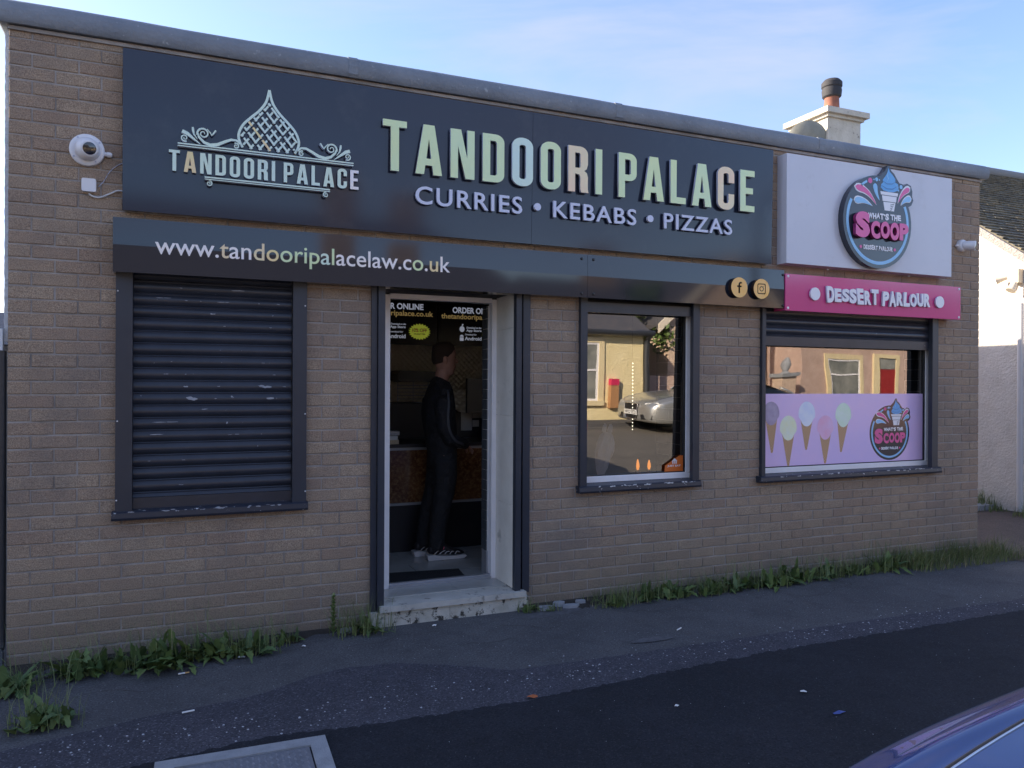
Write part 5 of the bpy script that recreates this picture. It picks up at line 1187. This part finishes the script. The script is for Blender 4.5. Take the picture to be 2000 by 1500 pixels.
# ================================================================ cars
def car(name, label, nx, cy, z0, paint, plate, facing=-1, W=.90, L=4.3, zscale=1):
    """car parked along x with its nose at nx, pointing towards -x"""
    e = empty(name, (nx + L / 2, cy, z0), label, 'car')
    # stations: (dx, halfwidth, sill z, shoulder z, crease z (bonnet edge), centre z, crease inset)
    S = [(0, .60, .30, .50, .58, .62, .12), (.05, .72, .24, .58, .66, .70, .14), (.16, .82, .22, .66, .735, .765, .16), (.35, .875, .21, .73, .80, .825, .17), (.60, .90, .20, .785, .852, .875, .18), (.90, .905, .20, .82, .895, .925, .19), (1.20, .905, .20, .85, .93, .965, .20),
         (1.60, .905, .20, .88, .955, .985, .20), (2.2, .905, .20, .90, .96, .98, .18), (2.9, .905, .20, .91, .97, .99, .18), (3.5, .90, .21, .92, .99, 1.0, .20), (3.9, .87, .22, .90, .99, 1.01, .22), (4.15, .82, .26, .80, .95, .98, .22), (4.27, .74, .32, .62, .80, .84, .2), (4.3, .66, .38, .55, .7, .72, .2)]
    bm = bmesh.new(); rings = []
    for dx, hw, zs, zh, zc, zm, ins in S:
        x = nx + dx * L / 4.3; k = W / .9; hw *= k
        half = [(hw * .86, zs), (hw * .965, zs + .04), (hw * 1.0, zs + (zh - zs) * .38), (hw * 1.0, zs + (zh - zs) * .75), (hw * .985, zh), (hw * .955, zh + (zc - zh) * .45), (hw - ins * .62, zc - .012), (hw - ins * .80, zc + .008), (hw - ins, zc), (hw - ins - .03, zc + .002), (hw * .5, zm - .012), (hw * .2, zm - .002)]
        ring = [(-a, b) for a, b in half] + [(0, zm)] + [(a, b) for a, b in half[::-1]]
        rings.append([bm.verts.new((x, cy + a, z0 + b)) for a, b in ring])
    n = len(rings[0])
    for A, B in zip(rings, rings[1:]):
        for i in range(n - 1): bm.faces.new((A[i], A[i + 1], B[i + 1], B[i]))
        bm.faces.new((A[n - 1], A[0], B[0], B[n - 1]))
    bm.faces.new(rings[0][::-1]); bm.faces.new(rings[-1])
    me = tomesh(bm); o = bpy.data.objects.new('t', me); C.objects.link(o); mod = o.modifiers.new('s', 'SUBSURF'); mod.levels = 2; mod.render_levels = 2
    bme = evalmesh(o); from mathutils.bvhtree import BVHTree
    bvh = BVHTree.FromPolygons([v.co.copy() for v in bme.vertices], [tuple(p.vertices) for p in bme.polygons])
    body = link('body', bme, paint, e, smooth=True)
    for sgn in (-1, 1):
        pts = []
        for i in range(16):
            dx = .10 + 1.12 * i / 15; yy = cy + sgn * (W - .175 - .11 * (1 - i / 15) ** 2 - (.10 if i == 0 else 0))
            h = bvh.ray_cast(Vector((nx + dx * L / 4.3, yy, z0 + 3)), Vector((0, 0, -1)))
            if h[0]: pts.append(h[0])
        bm = bmesh.new(); tube(bm, [p + Vector((0, 0, -.001)) for p in pts], .0035, 6); link('bonnet_seam', tomesh(bm), 'seal', e, smooth=True)
        bm = bmesh.new(); tube(bm, [p + Vector((0, -sgn * .007, .0005)) for p in pts], .0028, 6); link('bonnet_edge_glint', tomesh(bm), 'chrome', e, smooth=True)  # bright tube stands in for light caught along the panel edge
    # cabin
    bm = bmesh.new(); G = []
    for dx, hb, zb, ht, zt in ((1.25, .70, .93, .69, .935), (1.55, .76, .96, .66, 1.14), (2.02, .79, .95, .60, 1.40), (2.5, .80, .95, .61, 1.455), (3.0, .80, .95, .60, 1.45), (3.5, .78, .96, .58, 1.38), (3.95, .74, .98, .60, 1.08), (4.05, .72, .98, .62, 1.0)):
        x = nx + dx * L / 4.3; k = W / .9
        G.append([bm.verts.new((x, cy + a * k, z0 + b)) for a, b in ((-hb, zb - .03), ((-hb - ht) / 2 - .02, (zb + zt) / 2), (-ht, zt), (-ht * .5, zt + .025), (0, zt + .035), (ht * .5, zt + .025), (ht, zt), ((hb + ht) / 2 + .02, (zb + zt) / 2), (hb, zb - .03))])
    for A, B in zip(G, G[1:]):
        for i in range(8): bm.faces.new((A[i], A[i + 1], B[i + 1], B[i]))
    bm.faces.new(G[0][::-1]); bm.faces.new(G[-1])
    me = tomesh(bm); o = bpy.data.objects.new('t', me); C.objects.link(o); mod = o.modifiers.new('s', 'SUBSURF'); mod.levels = 2; mod.render_levels = 2
    link('windows', evalmesh(o), 'car_glass', e, smooth=True)
    bm = bmesh.new(); k = W / .9; R0 = []
    for dx, ht, zt in ((1.98, .60, 1.405), (2.5, .625, 1.465), (3.0, .62, 1.462), (3.48, .60, 1.398)):
        x = nx + dx * L / 4.3; R0.append([bm.verts.new((x, cy + a * k, z0 + b + .008)) for a, b in ((-ht - .01, zt - .02), (-ht * .5, zt + .018), (0, zt + .028), (ht * .5, zt + .018), (ht + .01, zt - .02))])
    for A, B in zip(R0, R0[1:]):
        for i in range(4): bm.faces.new((A[i], A[i + 1], B[i + 1], B[i]))
    link('roof_panel', tomesh(bm), paint, e, smooth=True)
    for s in (-1, 1):
        for P in ([(1.36, .66, .965), (1.66, .635, 1.16), (1.98, .575, 1.385)], [(3.48, .56, 1.37), (3.76, .60, 1.2), (3.98, .66, 1.0)], [(2.62, .76, .96), (2.66, .68, 1.2), (2.7, .58, 1.42)]):
            bm = bmesh.new(); tube(bm, [(nx + a * L / 4.3, cy + s * (b + .012) * k, z0 + c) for a, b, c in P], [.03, .028, .028], 8); link('pillar', tomesh(bm), paint, e, smooth=True)
        m_ = bmesh.new(); tube(m_, [(nx + 1.72 * L / 4.3, cy + s * .86 * k, z0 + .99), (nx + 1.70 * L / 4.3, cy + s * .98 * k, z0 + 1.02)], [(.05, .05), (.07, .06)], 10); link('door_mirror', tomesh(m_), paint, e, smooth=True)
        for dx in (.82, 3.42):
            c = (nx + dx * L / 4.3, cy + s * (.905 * k - .19), z0 + .315); ar = bmesh.new()
            lathe(ar, [(.375, .0), (.375, .205)], (c[0], c[1], c[2] + .02), (0, s, 0), 36); link('wheel_arch', tomesh(ar), 'seal', e, smooth=40)
            wh = bmesh.new(); lathe(wh, [(.22, .0), (.30, .0), (.315, .03), (.315, .19), (.30, .215), (.22, .218)], c, (0, s, 0), 36); tw = link('wheel', tomesh(wh), 'tyre', e, smooth=40)
            rm = bmesh.new(); lathe(rm, [(.215, .2), (.212, .221), (.19, .212), (.05, .218), (.001, .225)], c, (0, s, 0), 30); link('rim', tomesh(rm), 'rim', tw, smooth=30)
        hb_ = bmesh.new(); P = [(s * .44, .625), (s * .80, .60), (s * .83, .66), (s * .74, .705), (s * .48, .68)]
        # headlamp follows the nose
        prismv = [hb_.verts.new((nx + .02 + max(0, abs(a) - .40) * .40, cy + a * k, z0 + b)) for a, b in P] + [hb_.verts.new((nx + .20 + max(0, abs(a) - .40) * .55, cy + a * k, z0 + b + .012)) for a, b in P]
        hb_.faces.new(prismv[:5]); hb_.faces.new(prismv[5:][::-1])
        for i in range(5): hb_.faces.new((prismv[i], prismv[(i + 1) % 5], prismv[5 + (i + 1) % 5], prismv[5 + i]))
        link('headlight', tomesh(hb_, bev=.008), 'lamp_clear', e)
        gb = bmesh.new(); v = [gb.verts.new((nx - .008 + max(0, abs(a) - .5) * .32, cy + a * k, z0 + b)) for a, b in ((s * .40, .30), (s * .70, .32), (s * .72, .42), (s * .38, .42))] + [gb.verts.new((nx + .1 + max(0, abs(a) - .5) * .32, cy + a * k, z0 + b)) for a, b in ((s * .40, .30), (s * .70, .32), (s * .72, .42), (s * .38, .42))]
        gb.faces.new(v[:4]); gb.faces.new(v[4:][::-1])
        for i in range(4): gb.faces.new((v[i], v[(i + 1) % 4], v[4 + (i + 1) % 4], v[4 + i]))
        link('air_intake', tomesh(gb), 'seal', e)
        box('rear_light', (nx + L - .14, nx + L - .02, cy + s * .72 - .08, cy + s * .72 + .08, z0 + .66, z0 + .86), 'sign_red', e, bev=.02)
    gr = bmesh.new(); bm = gr; P = [(-.27, .66), (.27, .66), (.24, .38), (.18, .30), (-.18, .30), (-.24, .38)]
    v = [bm.verts.new((nx - .018, cy + a * k, z0 + b)) for a, b in P] + [bm.verts.new((nx + .06, cy + a * k, z0 + b)) for a, b in P]; bm.faces.new(v[:6]); bm.faces.new(v[6:][::-1])
    for i in range(6): bm.faces.new((v[i], v[(i + 1) % 6], v[6 + (i + 1) % 6], v[6 + i]))
    g_ = link('grille', tomesh(bm, bev=.01), 'seal', e)
    bm = bmesh.new(); pts = [(nx - .022, cy + a * k, z0 + b) for a, b in P] ; tube(bm, pts + [pts[0]], .011, 6); link('grille_trim', tomesh(bm), 'chrome', g_)
    pl = box('number_plate', (nx - .034, nx - .024, cy - .26, cy + .26, z0 + .40, z0 + .511), 'plate_white', e, bev=.002)
    me = text_mesh(plate, -.235, .235, .415, .495, 0, .002, bold=.02)
    for v in me.vertices: x, y, z = v.co; v.co = (nx - .0345 + y * 1.0, cy - x, z0 + z)
    link('plate_lettering', me, 'seal', pl)
    e.scale = (1, 1, zscale); return e
car('parked_car', 'dark blue glossy car bonnet cropped by the bottom right corner', .655, -4.68, .007, 'car_blue', 'SK15', W=.93, zscale=1.033)
car('parked_car', 'silver saloon parked across the street, mirrored in the middle window', 9.7, -10.35, .10, 'car_silver', 'CD57 CXW', W=.92, L=4.9)

# ================================================================ utility cover
uc = empty('utility_cover', (.25, -1.76, .01), 'square metal inspection cover in pale concrete surround at bottom of frame', 'inspection cover')
th = R(-1.5)
def rot(p, c=(.25, -1.76)):
    x, y = p[0] - c[0], p[1] - c[1]; return (c[0] + x * math.cos(th) - y * math.sin(th), c[1] + x * math.sin(th) + y * math.cos(th))
def rbox(bm, x0, x1, y0, y1, z0, z1):
    n = len(bm.verts); bx(bm, x0, x1, y0, y1, z0, z1); bm.verts.ensure_lookup_table()
    for v in bm.verts[n:]: v.co.x, v.co.y = rot((v.co.x, v.co.y))
bm = bmesh.new()
for q in ((-.11, .575, -1.535, -1.462), (-.11, .575, -2.08, -2.0), (-.11, -.035, -2.0, -1.535), (.505, .575, -2.0, -1.535)): rbox(bm, *q, -.02, .016)
link('surround', tomesh(bm, bev=.004), 'concrete', uc)
bm = bmesh.new(); rbox(bm, -.028, .498, -1.993, -1.542, -.02, .010)
for i in range(22):
    for j in range(19):
        x = -.015 + i * .0235; y = -1.983 + j * .0235; a = R(45 if (i + j) % 2 else -45); d = Vector((math.cos(a), math.sin(a), 0)) * .009; p = Vector((x, y, .0100)); nn = Vector((-d.y, d.x, 0)) * .28
        vs = [bm.verts.new((*rot((p + q)[:2]), .0103)) for q in (-d, -nn, d, nn)]; tp = bm.verts.new((*rot(p[:2]), .0135))
        for k in range(4): bm.faces.new((vs[k], vs[(k + 1) % 4], tp))
link('lid', tomesh(bm), 'iron_lid', uc)

# ================================================================ weeds
def leaf_strip(bm, base, ang, ln, wd, rise, droop, rnd, tooth=True, mi=0):
    """arched leaf, toothed edge"""
    d = Vector((math.cos(ang), math.sin(ang), 0)); s = Vector((-d.y, d.x, 0)); n = 7; L = []; Rr = []; M = []
    tw = rnd.uniform(-.3, .3)
    for i in range(n + 1):
        t = i / n; p = base + d * (ln * (t * math.cos(rise) )) + Vector((0, 0, 1)) * (ln * (t * math.sin(rise) - droop * t * t))
        if p.z < .004: p.z = .004 + rnd.uniform(0, .004)
        wv = wd * math.sin(math.pi * (.12 + .86 * t) ** .8) * (1 if not tooth or i % 2 else .62) + .0005
        up = Vector((0, 0, wv * .35)); M.append(bm.verts.new(p)); L.append(bm.verts.new(p + s * wv + up + Vector((0, 0, tw * wv)))); Rr.append(bm.verts.new(p - s * wv + up - Vector((0, 0, tw * wv))))
    for i in range(n):
        bm.faces.new((M[i], L[i], L[i + 1], M[i + 1])).material_index = mi; bm.faces.new((Rr[i], M[i], M[i + 1], Rr[i + 1])).material_index = mi
def blade(bm, base, ang, ln, wd, lean, rnd, mi=0):
    d = Vector((math.cos(ang), math.sin(ang), 0)); s = Vector((-d.y, d.x, 0)); pr = None
    for i in range(5):
        t = i / 4; p = base + d * (ln * lean * t * t) + Vector((0, 0, ln * t * (1 - .35 * lean * t))); w_ = wd * (1 - t) + .0003
        c = (bm.verts.new(p + s * w_), bm.verts.new(p - s * w_))
        if pr: bm.faces.new((pr[0], pr[1], c[1], c[0])).material_index = mi
        pr = c
def weed(name, x, y, r, nl, ng, seed, label, m='leaf', h=.6, group='weeds along the foot of the brick wall', wallside=True, stalks=0):
    rnd = random.Random(seed); bm = bmesh.new(); r *= 1.22; nl = int(nl * 1.6); ng = int(ng * 1.6) + 8; h *= 1.1
    for i in range(nl):
        a = rnd.uniform(0, 6.283); c = Vector((x + max(-r * .7, min(r * .7, rnd.gauss(0, r * .35))), y + max(-r * .4, min(r * .4, rnd.gauss(0, r * .22))), .004))
        if y > -.3: c.y = min(c.y, -.015); a = rnd.uniform(math.pi * .98, 2.02 * math.pi) if rnd.random() < .75 else a
        ln = r * rnd.choice((.35, .5, .65, .8, 1.0)) * rnd.uniform(.8, 1.15)
        if c.y + math.sin(a) * ln * .8 > -.01: a = -abs(a % 3.14) if rnd.random() < .6 else a; ln *= .5
        leaf_strip(bm, c, a, ln, r * rnd.uniform(.07, .145), rnd.uniform(.3, 1.3) * h * 1.75, rnd.uniform(.15, .6), rnd, True, rnd.choice((0, 0, 1)))
    for i in range(ng):
        a = rnd.uniform(0, 6.283); c = Vector((x + max(-r, min(r, rnd.gauss(0, r * .5))), min(y + max(-r*.5, min(r*.5, rnd.gauss(0, r * .25))), -.012), .003)); blade(bm, c, a, r * rnd.uniform(.5, 1.4), rnd.uniform(.0012, .0028), rnd.uniform(.1, .7), rnd, 2)
    for i in range(stalks):
        a = rnd.uniform(2.6, 6.8); blade(bm, Vector((x + rnd.gauss(0, r * .4), y, .003)), a, r * rnd.uniform(1.5, 2.4), .0022, rnd.uniform(.1, .8), rnd, 3)
    me = bpy.data.meshes.new(name); bm.to_mesh(me); bm.free()
    for v in me.vertices:
        if v.co.y > -.004: v.co.y = -.004 - abs(v.co.z) * .01
    return link(name, me, [m, 'leaf_dark' if m == 'leaf' else 'leaf', 'grass_green', 'straw'], label=label, cat='weed', group=group, origin=(x, y, 0))
W_ = [(-.80, -.38, .20, 26, 14, 'weed clump at the far left edge beside the drainpipe'),
      (-.60, -.86, .15, 30, 40, 'isolated weed tuft on the pavement at bottom left, away from the wall'),
      (-.47, -.24, .19, 30, 12, 'broad leaved weed just right of the left edge clump'),
      (-.27, -.22, .17, 26, 12, 'weed under the left end of the shuttered window sill'),
      (-.06, -.24, .23, 36, 22, 'largest dandelion clump below the shutter with one dry stalk'),
      (.17, -.20, .19, 30, 10, 'dandelion clump under the middle of the shutter'),
      (.36, -.22, .17, 24, 50, 'grassy weed under the right end of the shutter with a bent stalk'),
      (.58, -.12, .12, 14, 10, 'small weed between shutter and door'),
      (1.04, -.12, .16, 12, 90, 'grassy tuft against the left end of the door step'),
      (2.20, -.10, .09, 14, 8, 'small creeping weed at the right end of the door step'),
      (2.36, -.14, .06, 8, 14, 'tiny weed in broken paving right of the door'),
      (2.86, -.20, .12, 16, 60, 'low weed starting the right hand row of weeds'),
      (3.10, -.14, .14, 22, 30, 'dock like weed under the left part of the middle window'),
      (3.36, -.14, .17, 30, 20, 'tall broad leaved weed under the middle window'),
      (3.66, -.20, .14, 22, 40, 'weed mat below the right corner of the middle window'),
      (3.92, -.16, .17, 30, 24, 'bushy weed between the two windows'),
      (4.22, -.20, .16, 26, 40, 'weed beneath the left end of the wide window sill'),
      (4.52, -.15, .20, 34, 20, 'tallest dandelion under the wide window'),
      (4.82, -.16, .15, 22, 40, 'dandelion left of the middle of the wide window'),
      (5.15, -.16, .13, 14, 70, 'grassy weed under the logo on the window film'),
      (5.50, -.14, .20, 28, 60, 'leafy weed below the right part of the wide window'),
      (5.85, -.15, .14, 16, 70, 'grassy weed under the right end of the wide sill')]
for i, (x, y, r, nl, ng, lb) in enumerate(W_):
    weed('weed', x, y, r, nl, ng, 20 + i, lb, 'leaf' if i % 3 else 'leaf_dark', .62, stalks=1 if i in (4, 6, 15, 17, 20) else 0)
# tall stem weed left of the door
def stem_weed():
    rnd = random.Random(77); bm = bmesh.new(); x, y = .86, -.10
    tube(bm, [(x, y, 0), (x + .005, y - .01, .10), (x - .003, y - .015, .24)], [.004, .003, .002], 6, mi=3)
    for i in range(46):
        z = .02 + .235 * i / 46; a = i * 2.4; leaf_strip(bm, Vector((x, y - .01, z)), a, .055 - .02 * (z / .25), .008, .9, .3, rnd, False, i % 2)
    me = bpy.data.meshes.new('w'); bm.to_mesh(me); bm.free(); link('weed', me, ['leaf', 'grass_green', 'leaf', 'leaf'], label='slender upright leafy weed against the wall left of the door', cat='weed', group='weeds along the foot of the brick wall', origin=(x, y, 0))
stem_weed()
def strip(name, x0, x1, y0, y1, n, hmin, hmax, label, seed):
    rnd = random.Random(seed); bm = bmesh.new()
    for i in range(n):
        t = rnd.random(); x = x0 + (x1 - x0) * t; y = y0 + (y1 - y0) * rnd.random() ** 1.6; cl = .55 + .45 * math.sin(x * 9 + 1.3 * math.sin(x * 23))
        blade(bm, Vector((x, y, .002)), rnd.uniform(3.0, 6.4), rnd.uniform(hmin, hmax) * (.45 + .55 * cl), rnd.uniform(.0012, .003), rnd.uniform(.1, .9), rnd, 0 if rnd.random() < .9 else 1)
    for v in bm.verts:
        if v.co.y > -.004 and v.co.x < 6.85: v.co.y = -.004
    me = bpy.data.meshes.new('g'); bm.to_mesh(me); bm.free(); link(name, me, ['grass_green', 'straw'], label=label, kind='stuff', origin=(0, 0, 0))
strip('grass', 2.65, 6.2, -.012, -.24, 1700, .04, .15, 'thin grass between the weeds along the right part of the wall', 2)
strip('grass', 5.7, 7.15, -.012, -.36, 2000, .06, .27, 'dense long grass round the right corner of the shop', 3)
strip('grass', -.9, .55, -.012, -.30, 700, .03, .08, 'sparse grass along the left foot of the wall', 4)
def strip2():
    rnd = random.Random(8); bm = bmesh.new()
    for i in range(1500):
        y = rnd.uniform(.9, 3.0); x = 9.52 - abs(rnd.gauss(0, .16)); blade(bm, Vector((x, y, .002)), rnd.uniform(0, 6.28), rnd.uniform(.08, .34) * (.5 + .5 * math.sin(y * 8)), .004, rnd.uniform(.1, .6), rnd)
    me = bpy.data.meshes.new('g'); bm.to_mesh(me); bm.free(); link('grass', me, ['grass_green'], label='tall grass growing at the foot of the white gable', kind='stuff', origin=(0, 0, 0))
strip2()
# dirt line along the wall
bm = bmesh.new(); rnd = random.Random(12)
def dirt(x0, x1, wd):
    x = x0; pr = None
    while x < x1:
        y = -.03 - wd * (.5 + .5 * math.sin(x * 5.3 + math.sin(x * 17))) * rnd.uniform(.6, 1.2); c = (bm.verts.new((x, .0, .022)), bm.verts.new((x, y * .5, .012)), bm.verts.new((x, y, -.002)))
        if pr:
            bm.faces.new((pr[0], pr[1], c[1], c[0])); bm.faces.new((pr[1], pr[2], c[2], c[1]))
        pr = c; x += .03
dirt(-.95, 1.10, .16); dirt(2.22, 6.95, .15)
link('soil', tomesh(bm), 'soil', label='dark soil and debris gathered along the wall foot', kind='stuff', smooth=True, origin=(0, 0, 0))
# litter
def butt(x, y, a, tan, lb, m='butt_white', l=.055, r=.0042):
    e = empty('cigarette_butt', (x, y, .004), lb, 'litter', 'cigarette ends on the pavement'); d = Vector((math.cos(a), math.sin(a), 0))
    p = Vector((x, y, .010)); bm = bmesh.new(); tube(bm, [p, p + d * l * .62], r, 8); link('paper', tomesh(bm), m, e, smooth=40)
    bm = bmesh.new(); tube(bm, [p + d * (l * .62 + .0002), p + d * l], r, 8); link('filter', tomesh(bm), 'butt_tan' if tan else 'butt_white', e, smooth=40)
butt(-.02, -.44, .1, True, 'cigarette end with tan filter beside the weeds under the shutter'); butt(.0, -.97, .15, False, 'white cigarette end on bare pavement below the shutter')
butt(2.9, -.84, .5, False, 'white cigarette end on the pavement below the middle window')
def scrap(x, y, sx, sy, m, lb, seed, name='paper_scrap', cat='litter', z=.004, group='scraps on the ground'):
    rnd = random.Random(seed); bm = bmesh.new(); n = 8; c = bm.verts.new((x, y, z + .012 + sx * .12)); P = [bm.verts.new((x + sx * math.cos(2 * math.pi * k / n) * rnd.uniform(.6, 1.1), y + sy * math.sin(2 * math.pi * k / n) * rnd.uniform(.6, 1.1), z + rnd.uniform(.003, .012))) for k in range(n)]
    for k in range(n): bm.faces.new((c, P[k], P[(k + 1) % n]))
    link(name, tomesh(bm), m, label=lb, cat=cat, group=group)
scrap(1.61, -1.44, .035, .022, 'leaf_orange', 'curled orange brown leaf at the edge of the dark asphalt', 1, 'dead_leaf', 'leaf', .008)
scrap(2.88, -2.17, .045, .012, 'wrap_blue', 'thin blue wrapper on the dark asphalt', 2, 'wrapper', 'litter', .008)
scrap(2.913, -1.913, .022, .018, 'butt_white', 'pale scrap on dark asphalt above the blue wrapper', 3, z=.008); scrap(2.21, -1.81, .016, .010, 'butt_white', 'small white scrap left of the blue wrapper', 4, z=.008)
scrap(1.494, -.17, .018, .010, 'butt_white', 'white scrap in front of the door step', 5); scrap(.31, -.30, .022, .02, 'butt_white', 'white scrap caught in the weeds under the shutter', 6); scrap(.66, -.25, .02, .012, 'butt_white', 'white scrap between shutter and door', 7)
scrap(5.0, -1.75, .02, .012, 'butt_white', 'white scrap on dark asphalt far right', 9, z=.008)
# pale grit flecks on the worn strip
bm = bmesh.new(); rnd = random.Random(31)
def fleck(x, y, r, z):
    n = 5; vs = [bm.verts.new((x + r * math.cos(2 * math.pi * k / n) * rnd.uniform(.6, 1.2), y + r * math.sin(2 * math.pi * k / n) * rnd.uniform(.6, 1.2), z)) for k in range(n)]; t = bm.verts.new((x, y, z + r * .5))
    for k in range(n): bm.faces.new((vs[k], vs[(k + 1) % n], t))
for i in range(900):
    x = rnd.uniform(-.8, 6.6); cl = .5 + .5 * math.sin(x * 2.1 + 1) * math.sin(x * 5.3); y = rnd.gauss(-1.20, .10)
    if rnd.random() > .35 + .65 * cl or not -1.42 < y < -.78: continue
    fleck(x, y, rnd.choice((.0022, .003, .0045, .0065)) * rnd.uniform(.8, 1.2), .0035)
for i in range(420): fleck(rnd.uniform(-.9, 6.6), rnd.uniform(-1.0, -.1), rnd.uniform(.001, .0035), .0005)
for i in range(260): fleck(rnd.uniform(-.3, 7), rnd.uniform(-3.2, -1.5), rnd.uniform(.001, .003), .0075)
link('grit', tomesh(bm), 'grit', label='pale stone flecks scattered over the pavement', kind='stuff', origin=(0, 0, 0))
# broken paving by the door step
for i, (x, y, s) in enumerate(((2.33, -.10, .07), (2.45, -.06, .05), (2.52, -.12, .06), (2.62, -.07, .05), (.95, -.06, .05))):
    rnd = random.Random(40 + i); bm = bmesh.new(); P = [(x + s * math.cos(a) * rnd.uniform(.7, 1.2), y + s * .55 * math.sin(a) * rnd.uniform(.7, 1.2)) for a in [k * 1.05 for k in range(6)]]; prism(bm, P, .0, .022 + rnd.uniform(0, .012), 'z')
    link('rubble', tomesh(bm, bev=.004), 'concrete', label='broken bit of concrete at the wall foot beside the door', cat='rubble', group='broken concrete bits beside the door step')
for o in list(C.objects):
    if o.name.startswith('hopper'): pass
